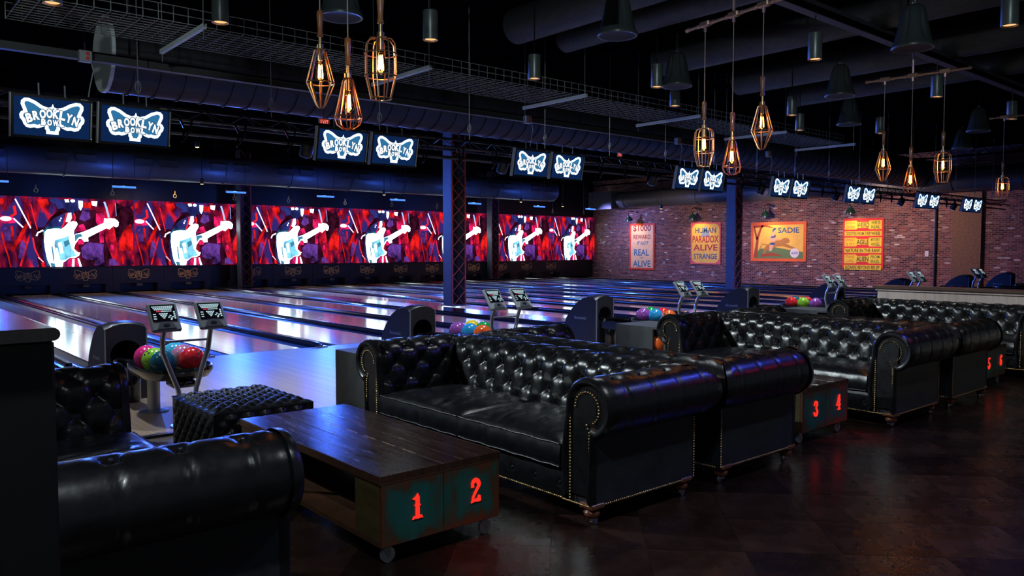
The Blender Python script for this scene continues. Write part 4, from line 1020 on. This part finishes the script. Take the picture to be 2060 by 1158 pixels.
# ================================================================ PARTITIONS
t = thing('dark_partition', 'tall black panelled counter at the left edge of the picture', 'partition', (0, 0, 0))
Mp = mat('partition_black', (.0075, .0085, .0095), .45, noise=.2, nscale=5)
MB().box(-.6, .335, 1.87, 2.66, 0, 1.3115).build('body', Mp, t, 0)
MB().box(-.5, .20, 1.855, 1.875, .12, 1.20).build('end_panel', Mp, t, 0)
MB().box(.225, .338, 1.85, 1.88, .0, 1.311, bev=.006).build('corner_post', Mp, t, 30)
MB().tube((.215, 1.865, 0), (.215, 1.865, 1.24), .005, 6).build('bead', mat('bead', (.02, .024, .025), .35), t)
b = MB(); pr2 = [(-.62, 1.3115), (-.62, 1.3385)]+[(.332+.0135*cos(a), 1.325+.0135*sin(a)) for a in [pi/2-k*pi/8 for k in range(9)]]
b.prism([(x, z) for x, z in pr2], 0, .83, Matrix.Translation((0, 2.66, 0)) @ Matrix.Rotation(R(90), 4, 'X')); b.build('counter_top', mat('counter_top', (.03, .026, .028), .25, coat=.3, noise=.4, nscale=5, stretch=(8, 1, 1)), t, 40)
t = thing('pale_partition', 'pale wooden partition wall behind the farthest sofa', 'partition', (0, 0, 0))
MB().box(11.35, 11.55, -1.5, 5.15, 0, .93).build('body', mat('pale_panel_wood', (.50, .40, .34), .5, noise=.25, nscale=3, stretch=(1, 9, .6)), t, 0)
MB().box(11.30, 11.60, -1.5, 5.2, .93, .975, bev=.008).build('cap_rail', mat('cap_wood', (.09, .05, .035), .3, coat=.3, noise=.3, nscale=8), t, 30)
MB().box(11.325, 11.35, -1.5, 5.17, .905, .93).build('moulding', mat('pale_panel_wood', (.3, .2, .16), .5), t, 0)

# ================================================================ SIDE BOXES behind the sofas (ball storage)
M_sbox = mat('charcoal_box', (.05, .055, .055), .55, noise=.35, nscale=7)
BALLR = .1085
def ball_mat(c, name):
    return mat('ball_'+name, c, .16, noise=.45, nscale=11)
def ball(x, y, z, c, name, label):
    b = MB().sphere((0, 0, 0), BALLR, 28, 20); o = thing('bowling_ball', label, 'bowling ball', (x, y, z), random.random()*6, 'bowling balls')
    b.build('shell', ball_mat(c, name), o, 180)
    a = random.choice((-1, 1)); h = MB()
    for dx, dz in ((0, .02), (.035, .045), (-.002, .062)):
        n = Vector((dx, -.08, dz+.03)).normalized(); h.lathe([(.0105, 0), (.0105, .0012)], 10, Matrix.Translation(n*(BALLR-.0006)) @ n.to_track_quat('Z', 'Y').to_matrix().to_4x4())
    stuff(h.build('finger_holes', M_black, o, 0))
PINK, LIME, TEAL, CYAN, MAUVE, RED = (.75, .03, .22), (.28, .62, .04), (.01, .10, .16), (.05, .42, .62), (.55, .20, .34), (.72, .02, .03)
PURP, BLUE, ORNG, YEL, GRN = (.28, .07, .36), (.02, .30, .62), (.85, .13, .02), (.85, .6, .02), (.01, .30, .07)
for i, (x, lab) in enumerate([(3.33, 'charcoal side box left of the sofa facing table 1 and 2'), (7.02, 'charcoal side box with a ball in its opening, left of the second tufted sofa'), (10.72, 'charcoal side box left of the farthest sofa')]):
    t = thing('side_box', lab, 'side table', (x, 5.56, 0), group='charcoal side boxes')
    Y0_, Y1_ = 0, .72
    MB().box(0, .62, Y0_, Y1_, .585, .61).build('top', M_sbox, t, 0); MB().box(0, .62, Y0_, Y1_, .02, .05).build('base', M_sbox, t, 0)
    MB().box(0, .03, .16, Y1_, .05, .585).build('front_panel', M_sbox, t, 0); MB().box(.59, .62, Y0_, Y1_, .05, .585).build('back_panel', M_sbox, t, 0)
    for y in (Y0_, Y1_-.03): MB().box(.03, .59, y, y+.03, .05, .585).build('side_panel', M_sbox, t, 0)
    MB().box(.03, .59, .03, Y1_-.03, .30, .315).build('shelf', M_sbox, t, 0)
    for a in (.08, .54):
        for c in (.06, Y1_-.08): MB().lathe([(.018, 0), (.02, .02)], 10).build('foot', M_black, t, loc=(a, c, 0))
ball(7.02+.14, 5.56+.12+.03, .315+BALLR, ORNG, 'orange', 'orange bowling ball inside the side box beside the second tufted sofa')

# ================================================================ BALL RETURNS
M_hood = mat('hood_plastic', (.016, .016, .024), .38, noise=.15, nscale=5)
HX = .19
def hood_parts():
    # side profile (y, z): front edge y = 0, runs back over the lane
    pf = [(0, .012), (.0, .40), (.02, .74), (.05, .775), (.16, .79), (.30, .76), (.44, .68), (.56, .56), (.66, .40), (.72, .2), (.78, .012)]
    b = MB(); n = len(pf); cols = 9; vs = []
    for c in range(cols):
        u = -1+2*c/(cols-1)
        for i, (y, z) in enumerate(pf):
            arch = -.035*u*u if 2 <= i <= 7 else 0; vs.append((HX*u, y-.02*(1-u*u), z+arch))
    fs = [(c*n+i, c*n+i+1, (c+1)*n+i+1, (c+1)*n+i) for c in range(cols-1) for i in range(n-1) if not (i < 2)]
    fs += [tuple(range(n)), tuple((cols-1)*n+i for i in range(n))]
    b.add(vs, fs)
    # front plate with a round port
    k = 32; cz = .46; rad = .145; oc = []; ic = []
    for i in range(k):
        a = 2*pi*i/k; dx, dz = cos(a), sin(a); s = min(HX/abs(dx) if abs(dx) > 1e-6 else 9, ((.745-cz) if dz > 0 else (cz-.012))/abs(dz) if abs(dz) > 1e-6 else 9)
        zz = cz+dz*s
        if zz > .73: zz = .768-.05*(dx*s/HX)**2
        oc.append((dx*s, zz)); ic.append((dx*rad, cz+dz*rad))
    vs = [(x, -.004, z) for x, z in oc]+[(x, -.004, z) for x, z in ic]+[(x, .3, z) for x, z in ic]
    b.add(vs, [(i, (i+1) % k, k+(i+1) % k, k+i) for i in range(k)]+[(k+i, k+(i+1) % k, 2*k+(i+1) % k, 2*k+i) for i in range(k)])
    trim = MB().box(-HX-.004, -HX+.006, -.012, .006, .05, .72).box(HX-.006, HX+.004, -.012, .006, .05, .72)
    side = MB(); put_text(side, 'Brunswick', 0, 0, w=.26, bold=.01); side.v = [(-HX-.003, .34-a, .42+c) for a, c, _ in side.v]
    rail = MB()
    for s in (-1, 1): rail.path([(s*.085, -.0, .42), (s*.085+.05, -.3, .435), (s*.085+.10, -.60, .43)], .018, 8)
    rail.box(-.11, .11, -.55, .1, .30, .335).box(-.13, -.11, -.55, .1, .28, .40).box(.11, .13, -.55, .1, .28, .40)
    cup = MB().lathe([(.09, .012), (.10, .05), (.10, .36), (.085, .39)], 20, Matrix.Translation((.0, -.10, 0)))
    knob = MB().lathe([(.02, .39), (.022, .42), (.012, .44)], 10, Matrix.Translation((-.13, -.12, 0)))
    # ball tray : oval glossy dish with raised lip
    tray = MB(); n = 40; rings_ = [(.0, .413), (.75, .415), (.92, .428), (1.0, .478), (1.06, .483), (1.08, .45), (.96, .385), (.6, .355), (.0, .345)]; vs = []
    for s, z in rings_:
        for i in range(n):
            a = 2*pi*i/n; cx = abs(cos(a))**.6*(1 if cos(a) > 0 else -1); cy = abs(sin(a))**.6*(1 if sin(a) > 0 else -1); vs.append((.10+s*.285*cx+1e-4*cos(a), -1.0+s*.42*cy+1e-4*sin(a), z))
    tray.add(vs, [(r*n+i, r*n+(i+1) % n, (r+1)*n+(i+1) % n, (r+1)*n+i) for r in range(len(rings_)-1) for i in range(n)])
    tray.box(0, .20, -1.40, -1.2, .31, .375, bev=.02).path([(.1, -.62, .45), (.1, -1.0, .455), (.1, -1.40, .45)], .02, 8)
    post = MB().lathe([(.055, .014), (.055, .37)], 20, Matrix.Translation((.04, -.72, 0)))
    foot = MB().lathe([(.001, .012), (.13, .012), (.13, .02), (.06, .03), (.001, .03)], 20, Matrix.Translation((.04, -.72, 0)))
    return [('hood', b, M_hood, 40), ('edge_trim', trim, mat('hood_trim', (.18, .20, .22), .4), 0), ('maker_lettering', side, mat('hood_letter', (.25, .28, .36), .5), 0), ('ball_track', rail, M_gloss, 35), ('lift_cover', cup, M_gloss, 35), ('reset_knob', knob, M_chrome, 35), ('ball_tray', tray, M_gloss, 50), ('post', post, M_galv, 35), ('foot_plate', foot, M_galv, 35)]
hp = [(n, q_.mesh(n, m, a)) for n, b, m, a in hood_parts() for q_ in (b.islands() if n == 'edge_trim' else [b])]
YH = 8.3
HOFF = [-.04, .08, .10, .12, .12, .12, .12, .12]
for k, c in enumerate(PX):
    t = thing('ball_return', nth(k, 8, 'black ball return with a round port and ball tray'), 'ball return', (c+HOFF[k], YH, 0), group='ball returns')
    for n, me in hp:
        o = ob(n, me, t)
        if n == 'maker_lettering': stuff(o)
ZT = .415+BALLR; TXO = .10
def rack(k, left, right, pos):
    c = PX[k]+HOFF[k]
    for j, (col, nm) in enumerate(left): ball(c-.135+TXO, YH-.80-.235*j, ZT, col, nm, f'{nm} bowling ball on the {pos} tray, left row')
    for j, (col, nm) in enumerate(right): ball(c+.135+TXO, YH-.72-.235*j, ZT, col, nm, f'{nm} bowling ball on the {pos} tray, right row')
rack(0, [(PINK, 'hot pink'), (LIME, 'lime green'), (TEAL, 'dark teal')], [(CYAN, 'pale blue'), (MAUVE, 'dusty pink'), (RED, 'bright red')], 'nearest')
rack(1, [(PURP, 'purple'), (BLUE, 'blue'), (ORNG, 'orange')], [(YEL, 'yellow'), (GRN, 'green')], 'second')
rack(2, [(PURP, 'purple'), (BLUE, 'blue'), (ORNG, 'orange')], [(GRN, 'green'), (RED, 'bright red')], 'third')
rack(3, [(RED, 'bright red'), (LIME, 'lime green'), (PURP, 'purple')], [(TEAL, 'dark teal'), (RED, 'bright red')], 'fourth')
rack(5, [(GRN, 'green'), (PURP, 'purple'), (RED, 'bright red')], [(BLUE, 'blue'), (ORNG, 'orange')], 'sixth')

# ================================================================ SCORING CONSOLES (two keypads on bent tubes)
M_con = mat('console_grey', (.30, .33, .33), .4); M_con2 = mat('console_dark', (.10, .11, .13), .4)
E_key = emis('key_white', (.6, .85, .95), .75); E_keyr = emis('key_red', (.8, .05, .1), .8); E_scr = emis('key_screen', (.002, .002, .004), 1)
def console_parts():
    w, h = .235, .27; o = []
    o.append(('housing', MB().box(-w/2, w/2, -h/2, h/2, -.035, 0, bev=.012), M_con, 30))
    o.append(('display', MB().box(-.095, .095, -.045, .115, 0, .003), E_scr, 0))
    kb = MB(); kr = MB(); 
    for r in range(3):
        for c in range(11-r):
            kb.box(-.085+r*.008+c*.0155, -.073+r*.008+c*.0155, .092-r*.014, .102-r*.014, .003, .004)
    for c in range(9): (kr if c < 3 else kb).box(-.055+c*.0135, -.044+c*.0135, .047, .056, .003, .004)
    for r in range(4):
        for c in range(4-r): kb.box(-.038+r*.009+c*.018, -.024+r*.009+c*.018, .022-r*.014, .032-r*.014, .003, .004)
    for a, c in ((.035, -.008), (.055, -.018), (.048, .006), (.05, -.03), (.066, -.005)): kb.box(a-.007, a+.007, c-.005, c+.005, .003, .004)
    for r in range(4): kb.box(.076, .089, .035-r*.02, .048-r*.02, .003, .004)
    for r in range(3): kb.box(-.085, -.062, .02-r*.022, .029-r*.022, .003, .004)
    o.append(('keys', kb, E_key, 0)); o.append(('red_keys', kr, E_keyr, 0))
    o.append(('speaker_mound', MB().prism([(-.075, -.118), (.075, -.118), (.055, -.072), (.025, -.052), (-.025, -.052), (-.055, -.072)], 0, .008), M_con2, 30))
    o.append(('speaker_grille', MB().prism([(.026*cos(k*pi/8), -.086+.014*sin(k*pi/8)) for k in range(16)], .008, .010), M_black, 0))
    return [(n, b.mesh(n, m, a)) for n, b, m, a in o]
cp = console_parts()
M_tube = mat('console_tube', (.6, .62, .66), .28, .8)
for k, c in enumerate(PX):
    x = c+(.04 if k == 0 else .17); y = 6.72
    t = thing('console_stand', nth(k, 8, 'bent steel tube stand')+' holding two scoring consoles', 'stand', (x, y, 0), group='scoring console stands')
    for s in (-1, 1):
        MB().path([(s*.045, .05, .02), (s*.05, .05, .16), (s*.075, .06, .32), (s*.135, .08, .50), (s*.185, .08, .64), (s*.192, .06, .74), (s*.19, .03, .80), (s*.19, .01, .86)], .021, 12).build('tube', M_tube, t)
    MB().tube((-.19, .07, .73), (.19, .07, .73), .011, 8).build('cross_bar', M_tube, t)
    MB().lathe([(.14, .012), (.14, .022), (.03, .035)], 20, Matrix.Translation((0, .05, 0))).build('base_plate', M_tube, t)
    for s in (-1, 1):
        u = thing('scoring_console', nth(2*k+(s > 0), 16, 'grey scoring console')+' with a lit keypad', 'keypad', group='scoring consoles', Mw=frame((x+s*.19, y+.0, .945), (1, 0, 0), (0, .60, .80)))
        for n, me in cp:
            o = ob(n, me, u)
            if 'keys' in n: stuff(o)

# ================================================================ BANNERS on the brick wall
def banner(y_left, y_right, z0, z1, label):
    w, h = y_left-y_right, z1-z0
    t = thing('wall_banner', label, 'banner', group='painted banners', Mw=frame((XR-.02, (y_left+y_right)/2, (z0+z1)/2), (0, -1, 0), (0, 0, 1))); return t, w, h
def rect(x0, x1, y0, y1): return [(x0, y0), (x1, y0), (x1, y1), (x0, y1)]
def rrect(x0, x1, y0, y1, r):
    return [(x1-r+r*cos(a), y1-r+r*sin(a)) for a in [k*pi/10 for k in range(6)]]+[(x0+r+r*cos(a), y1-r+r*sin(a)) for a in [pi/2+k*pi/10 for k in range(6)]]+[(x0+r+r*cos(a), y0+r+r*sin(a)) for a in [pi+k*pi/10 for k in range(6)]]+[(x1-r+r*cos(a), y0+r+r*sin(a)) for a in [1.5*pi+k*pi/10 for k in range(6)]]
B_red = mat('banner_red', (.62, .06, .03), .7, noise=.15, nscale=3); B_cream = mat('banner_cream', (.72, .52, .27), .7, noise=.12, nscale=2.5); B_yel = mat('banner_yellow', (.80, .50, .07), .7, noise=.15, nscale=2.5)
B_pink = mat('banner_pink', (.68, .10, .10), .7); B_blue = mat('banner_ink_blue', (.015, .09, .22), .7); B_mar = mat('banner_maroon', (.22, .015, .03), .7); B_teal = mat('banner_teal', (.02, .16, .28), .7); B_pale = mat('banner_paleblue', (.25, .36, .42), .7)
B_or = mat('banner_orange', (.78, .13, .015), .7, noise=.12, nscale=3); B_blk = mat('banner_black', (.02, .016, .012), .7); B_grn = mat('banner_green', (.12, .22, .06), .7); B_wht = mat('banner_white', (.72, .72, .68), .7); B_tig = mat('banner_tiger', (.42, .19, .03), .7); B_skin = mat('banner_skin', (.72, .42, .25), .7)
def words(t, items, m, z, name='lettering'):
    b = MB()
    for s, x, y, w, h, *r in items: put_text(b, s, x, y, w, h, z, r[0] if r else 0, .02, r[1] if len(r) > 1 else 0)
    stuff(b.build(name, m, t, 0))
t, w, h = banner(27.56, 25.9, .41, 2.81, 'tall cream banner offering a $1000 reward, leftmost on the brick wall')
MB().box(-w/2, w/2, -h/2, h/2, 0, .02).build('border', B_red, t, 0); MB().box(-w/2+.1, w/2-.1, -h/2+.1, h/2-.1, .02, .023).build('field', B_cream, t, 0)
words(t, [('$1000', 0, .78*h/2, 1.18, .36), ('REWARD', 0, .42*h/2, 1.14, .24)], B_mar, .0245)
words(t, [('IF NOT', .06, .15*h/2, .8, .2, 0, .25), ('REAL', -.02, -.25*h/2, 1.0, .34), ('AND', 0, -.48*h/2, .24, .08, .15), ('ALIVE', .0, -.74*h/2, 1.2, .34)], B_teal, .0245)
t, w, h = banner(23.64, 21.92, .75, 2.77, 'yellow banner with rounded top reading HUMAN PARADOX ALIVE STRANGE')
MB().box(-w/2, w/2, -h/2, h/2, 0, .02).build('border', B_pink, t, 0); MB().prism(rrect(-w/2+.07, w/2-.07, -h/2+.07, h/2-.07, .28), .02, .023).build('field', B_yel, t, 0)
MB().prism([(0, .92*h/2), (.08, .7*h/2), (.3, .3*h/2), (-.3, .3*h/2), (-.08, .7*h/2)], .023, .0235).build('pale_star', B_pale, t, 0)
words(t, [('HUMAN', 0, .62*h/2, 1.2, .26), ('STRANGE', 0, -.62*h/2, 1.35, .26)], B_blue, .0245); words(t, [('PARADOX', 0, .2*h/2, 1.5, .34), ('ALIVE', 0, -.2*h/2, 1.4, .3)], mat('banner_crimson', (.42, .02, .03), .7), .0245)
t, w, h = banner(20.29, 17.58, .94, 2.69, 'orange-bordered banner titled SADIE with a rider on a big cat')
MB().box(-w/2, w/2, -h/2, h/2, 0, .02).build('border', B_or, t, 0); MB().box(-w/2+.13, w/2-.13, -h/2+.13, h/2-.13, .02, .022).build('field', B_yel, t, 0)
MB().prism([(-w/2+.13, -h/2+.13), (w/2-.13, -h/2+.13), (w/2-.13, -h/2+.42), (.5, -.35), (-.1, -.25), (-.9, -.32)], .022, .0225).build('meadow', B_grn, t, 0)
b = MB().stroke([(-1.12, -.7), (-1.05, -.2), (-1.0, .2), (-.85, .6), (-.75, .74)], [.2, .14, .12, .1, .08], .0225, .0235).stroke([(-1.03, .1), (-1.15, .5), (-1.2, .72)], [.1, .08, .05], .0225, .0235).stroke([(-1.2, .68), (-.6, .72), (-.25, .62)], [.12, .1, .03], .0225, .0235).stroke([(-.8, -.62), (-.3, -.56), (.2, -.62)], [.12, .14, .04], .0225, .0235)
b.build('red_tree', mat('banner_rust', (.38, .06, .01), .7), t, 0)
b = MB().prism([(-.45, -.1), (-.2, .05), (.1, .06), (.3, .16), (.48, .16), (.58, .06), (.56, -.06), (.4, -.08), (.7, -.22), (.86, -.28), (.84, -.34), (.5, -.27), (.25, -.2), (-.05, -.22), (-.3, -.3), (-.55, -.4), (-.62, -.55), (-.75, -.55), (-.7, -.38), (-.6, -.22)], .0235, .0245).stroke([(-.5, -.15), (-.75, -.1), (-.85, -.25), (-.9, -.35)], [.05, .04, .04, .03], .0235, .0245)
b.build('running_cat', B_tig, t, 0)
b = MB().prism([(-.3, -.02), (-.12, .0), (-.1, .3), (-.2, .42), (-.32, .36), (-.42, .15)], .0245, .0252).prism([(-.38, -.05), (-.15, -.08), (-.3, -.42), (-.42, -.42)], .0245, .0252).stroke([(-.16, .28), (.02, .12), (.2, .1)], [.07, .05, .04], .0245, .0252).prism(ell(-.17, .5, .08, .1), .0245, .0252)
b.build('rider', B_skin, t, 0)
MB().prism([(-.27, .5), (-.2, .62), (-.08, .6), (-.1, .54), (-.2, .48), (-.26, .4)], .0252, .0256).prism([(-.32, .16), (-.12, .18), (-.11, .24), (-.33, .24)], .0252, .0256).prism([(-.38, -.06), (-.14, -.04), (-.15, -.16), (-.36, -.14)], .0252, .0256).build('rider_hair_and_costume', B_blue, t, 0)
words(t, [('SADIE', .52, .5, 1.02, .24)], B_blue, .0245, 'title')
MB().prism(ell(.82, -.5, .21, .21, 28), .0245, .0252).build('round_badge', B_wht, t, 0); words(t, [('ALIVE', .82, -.5, .3, .12)], B_blue, .0262, 'badge_text')
t, w, h = banner(15.95, 14.26, .70, 2.74, 'red banner with six yellow text strips, rightmost on the brick wall')
MB().box(-w/2, w/2, -h/2, h/2, 0, .02).build('border', mat('banner_bright_red', (.6, .02, .02), .7, noise=.1, nscale=3), t, 0)
B_str = mat('banner_strip', (.72, .55, .03), .7, noise=.12, nscale=4)
hh = h/6.0; L1 = [('JUNGLE', 'QUEEN', 'WEIRD', 'SHE IS', 'REAL'), 'ODDITIES FROM EVERYWHERE', ('WHAT', 'IS IT ?', 'AGILE', 'MYSTERY', 'ANGEL'), 'NATURE IN THE RAW', ('STRANGE', 'GIRL', 'ALIEN', 'FROM', 'BRAZIL'), 'BIZARRE BEYOND BELIEF']
y = h/2-.09
blk, red_, grn = [], [], []
for i, it in enumerate(L1):
    if isinstance(it, tuple):
        sh = .36; c = y-sh/2; ww = w/2-.08
        MB().prism([(-ww, c-sh/2), (-.28, c-sh/2), (-.22, c-sh/2+.06), (.22, c-sh/2+.06), (.28, c-sh/2), (ww, c-sh/2), (ww, c+sh/2), (.28, c+sh/2), (.22, c+sh/2-.06), (-.22, c+sh/2-.06), (-.28, c+sh/2), (-ww, c+sh/2)], .02, .023).build('text_strip', B_str, t, 0)
        red_ += [(it[0], -.52, c+.09, .38, .12), (it[1], -.52, c-.09, .36, .12)]; blk += [(it[2], 0, c, .5, .2)]; grn += [(it[3], .52, c+.09, .36, .13), (it[4], .52, c-.09, .36, .13)]
    else:
        sh = .20; c = y-sh/2; MB().box(-w/2+.08, w/2-.08, c-sh/2, c+sh/2, .02, .023).build('text_strip', B_str, t, 0); blk += [(it, 0, c, 1.42, .14)]
    y -= sh+.067
words(t, blk, B_blk, .0245); words(t, red_, mat('banner_dull_red', (.55, .2, .03), .7), .0245); words(t, grn, mat('banner_dark_green', (.08, .16, .02), .7), .0245)
# gooseneck lamps above the banners
M_gsh = mat('lamp_green', (.01, .045, .03), .25, coat=.4)
for i, (y, lab) in enumerate([(27.1, 'green gooseneck lamp above the $1000 reward banner'), (23.1, 'green gooseneck lamp above the HUMAN PARADOX banner'), (19.2, 'green gooseneck lamp above the SADIE banner'), (15.35, 'green gooseneck lamp above the banner of yellow strips')]):
    z = 2.95; x = XR-.62
    t = thing('gooseneck_lamp', lab, 'wall lamp', (x, y, z), group='gooseneck lamps')
    Mt = Matrix.Rotation(R(-18), 4, 'Y')
    MB().lathe([(.20, 0), (.195, .02), (.14, .13), (.06, .22), (.045, .32), (.02, .33)], 20, Mt, caps=False).lathe([(.19, .002), (.13, .12), (.05, .2)], 20, Mt, caps=False).build('shade', M_gsh, t)
    MB().path([(-.1, 0, .32), (-.12, 0, .42), (-.02, 0, .5), (.2, 0, .5), (.45, 0, .47), (.62, 0, .46)], .016, 8).build('arm', M_black, t)
    MB().lathe([(.07, 0), (.07, .02)], 16, Matrix.Translation((.60, 0, .46)) @ Matrix.Rotation(R(90), 4, 'Y')).build('wall_plate', M_black, t)
    MB().sphere((-.03, 0, .09), .04, 10, 8).build('bulb', emis('lamp_bulb', (1, .55, .25), 12), t)

# ================================================================ LIGHT given off by the fixtures, plus added beams
NEUT = (.86, .95, 1); BLU = (.045, .15, 1)
for x, y in DL:
    wide = y > 6.5
    light('SPOT', 'downlight_beam', (x, y, 3.69), 280 if wide else 60, (.78, .88, 1) if wide else (1, .9, .8), (x, y, 0), spot_size=R(84 if wide else 70), spot_blend=.8, shadow_soft_size=.1)
# extra beams added at downlight positions to brighten the tufted sofa backs
for p, tg, e in (((-.6, 7.6, 3.69), (3.75, 4.1, .65), 1500), ((2.92, 7.77, 3.69), (7.4, 4.1, .65), 1300), ((6.95, 7.65, 3.69), (11.0, 4.1, .65), 1300)):
    light('SPOT', 'added_sofa_beam', p, e, (.82, .95, 1), tg, spot_size=R(38), spot_blend=.7, shadow_soft_size=.08)
# the same cylinder downlights go on over the seating on the visitor's side, beyond the picture
for i, (x, y, e) in enumerate([(.2, 1.4, 250), (3.6, 1.2, 100), (6.4, 1.2, 70), (11.0, 1.2, 60), (-.6, 7.6, 60), (-1.0, 4.7, 30), (5.2, 4.72, 60)]):
    t = thing('downlight', ORD[i]+' black cylinder downlight beyond the picture edge, over the seating', 'downlight', (x, y, 3.7), group='cylinder downlights')
    ob('can', can, t); ob('reflector', rim, t); ob('lens', lens, t)
    MB().tube((0, 0, .3), (0, 0, ZC-3.7), .008, 5).build('stem', M_black, t)
    light('SPOT', 'downlight_beam', (x, y, 3.69), e, NEUT, (x, y, 0), spot_size=R(125), spot_blend=.8, shadow_soft_size=.06)
light('SPOT', 'added_flood_beam', (-2, -2, 2.9), 900, (.82, .95, 1), (7, 6, 4.9), spot_size=R(48), spot_blend=.6, shadow_soft_size=.12)  # added flood behind the viewpoint, brightening pipe bars, speakers and cans
light('SPOT', 'added_flood_beam', (-2, -2, 2.9), 1500, (.82, .95, 1), (2.97, 12, 4.25), spot_size=R(15), spot_blend=.6, shadow_soft_size=.12)  # added narrow beam brightening the spiral duct's end plate
t = thing('wash_lamp', 'added white flood lamp behind the viewpoint, aimed up at the ceiling fittings', 'stage lamp', (-2, -2, 2.9)); MB().lathe([(.07, 0), (.085, .02), (.085, .18), (.05, .22)], 18, Matrix.Translation((-.05, -.05, -.02)) @ Vector((-1, -.9, -.2)).to_track_quat('Z', 'Y').to_matrix().to_4x4()).build('housing', M_black, t); MB().tube((-.1, -.1, 0), (-.1, -.1, ZC-2.9), .015, 6).build('stem', M_black, t)
# blue wash lamps clamped to the truss between the monitors
wl = MB().lathe([(.07, 0), (.085, .02), (.085, .18), (.05, .22)], 18).mesh('housing', M_black); wlens = MB().lathe([(.065, -.002), (.065, .004)], 18).mesh('lens', emis('blue_lens', (.1, .3, 1), 3))
for k in range(7):
    x = (PX[k]+PX[k+1])/2+.9; d = Vector((0, .45, -.9)).normalized(); o = Vector((x, 9.75, 2.72))
    t = thing('wash_lamp', nth(k, 7, 'blue wash lamp')+' clamped under the monitor truss', 'stage lamp', group='blue wash lamps', Mw=Matrix.Translation(o) @ (-d).to_track_quat('Z', 'Y').to_matrix().to_4x4())
    ob('housing', wl, t); ob('lens', wlens, t)
    light('SPOT', 'wash_beam', o+d*.03, 950, BLU, o+d*5, spot_size=R(140), spot_blend=.9, shadow_soft_size=.07)
# blue tubes over the pin end, amber spots over the far lanes
for x in TUBES:
    light('SPOT', 'tube_glow', (x, 25.2, 3.27), 1300, BLU, (x, 22.5, 0), spot_size=R(165), spot_blend=.6, shadow_soft_size=.2)
    light('SPOT', 'tube_glow', (x, 25.2, 3.44), 60, BLU, (x, 26.0, 3.9), spot_size=R(150), spot_blend=.8, shadow_soft_size=.2)
for x in [8.9, 15.6, 22.4, 24.9]:
    light('SPOT', 'amber_beam', (x, 25.5, 3.5), 160, (1, .6, .25), (x, 29.5, .3), spot_size=R(90), spot_blend=.9, shadow_soft_size=.05)
for x, y in ((7.4, 21.5), (12.4, 21.5)):
    light('SPOT', 'amber_beam', (x, y, 4.18), 400, (1, .5, .16), (x, y, 0), spot_size=R(120), spot_blend=.8, shadow_soft_size=.05)
ll = MB().lathe([(.08, 0), (.09, .02), (.09, .2), (.03, .22)], 16).mesh('can', M_black); ln = MB().lathe([(.07, -.002), (.07, .004)], 16).mesh('lens', M_amber)  # added lamps, hidden beyond the spiral duct, to warm the lane boards
for k in range(7):
    x = (PX[k]+PX[k+1])/2; t = thing('added_lane_lamp', nth(k, 7, 'added warm lamp')+' over the lanes just beyond the spiral duct', 'light', (x, 13.6, 4.3), group='added lane lamps')
    ob('can', ll, t); ob('lens', ln, t); MB().tube((0, 0, .2), (0, 0, ZC-4.3), .012, 5).build('stem', M_black, t)
    light('SPOT', 'added_lane_beam', (x, 13.6, 4.28), 150, (1, .55, .2), (x, 14.6, 0), spot_size=R(115), spot_blend=.8, shadow_soft_size=.06)
# blue and red wash floods on the visitor's side, right of the picture
for nm, p, e, c, tg in (('blue', (8.2, 1.6, 3.9), 170, (.05, .08, 1), (4.5, 3.5, .6)), ('red', (9.5, .6, 3.2), 14, (1, .02, .06), (5, 2.4, .2))):
    d = (Vector(tg)-Vector(p)).normalized()
    t = thing('wash_lamp', nm+' wash lamp above the open floor, beyond the right edge', 'stage lamp', Mw=Matrix.Translation(p) @ (-d).to_track_quat('Z', 'Y').to_matrix().to_4x4()); ob('housing', wl, t)
    light('SPOT', 'wash_beam', Vector(p)+d*.03, e, c, tg, spot_size=R(90), spot_blend=.9, shadow_soft_size=.15)
for y in (27.1, 23.1, 19.2, 15.35):
    light('SPOT', 'gooseneck_beam', (XR-.66, y, 3.0), 85, (1, .58, .28), (XR-.05, y, 1.5), spot_size=R(125), spot_blend=.8, shadow_soft_size=.06)
for p, tg, e, c in (((27.5, 22, 3.2), (31.8, 24, 1.5), 420, (1, .7, .6)), ((28.2, 18.5, 3.15), (31.8, 18, 1.6), 600, (1, .66, .5)), ((28, 14, 3.5), (31.8, 13, 1.6), 700, (1, .62, .42)), ((29.2, 27.8, 3.45), (31.8, 27, 2), 600, (.3, .3, 1))):
    light('SPOT', 'wall_wash', p, e, c, tg, spot_size=R(110), spot_blend=.9, shadow_soft_size=.06)  # last pair added without a fixture, to brighten and tint the bricks

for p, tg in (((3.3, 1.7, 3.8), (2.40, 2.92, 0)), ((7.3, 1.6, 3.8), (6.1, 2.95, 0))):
    light('SPOT', 'added_red_beam', p, 420, (1, .03, .06), tg, spot_size=R(10), spot_blend=1.0, shadow_soft_size=.05)  # added beams without a fixture, making red pools on the floor
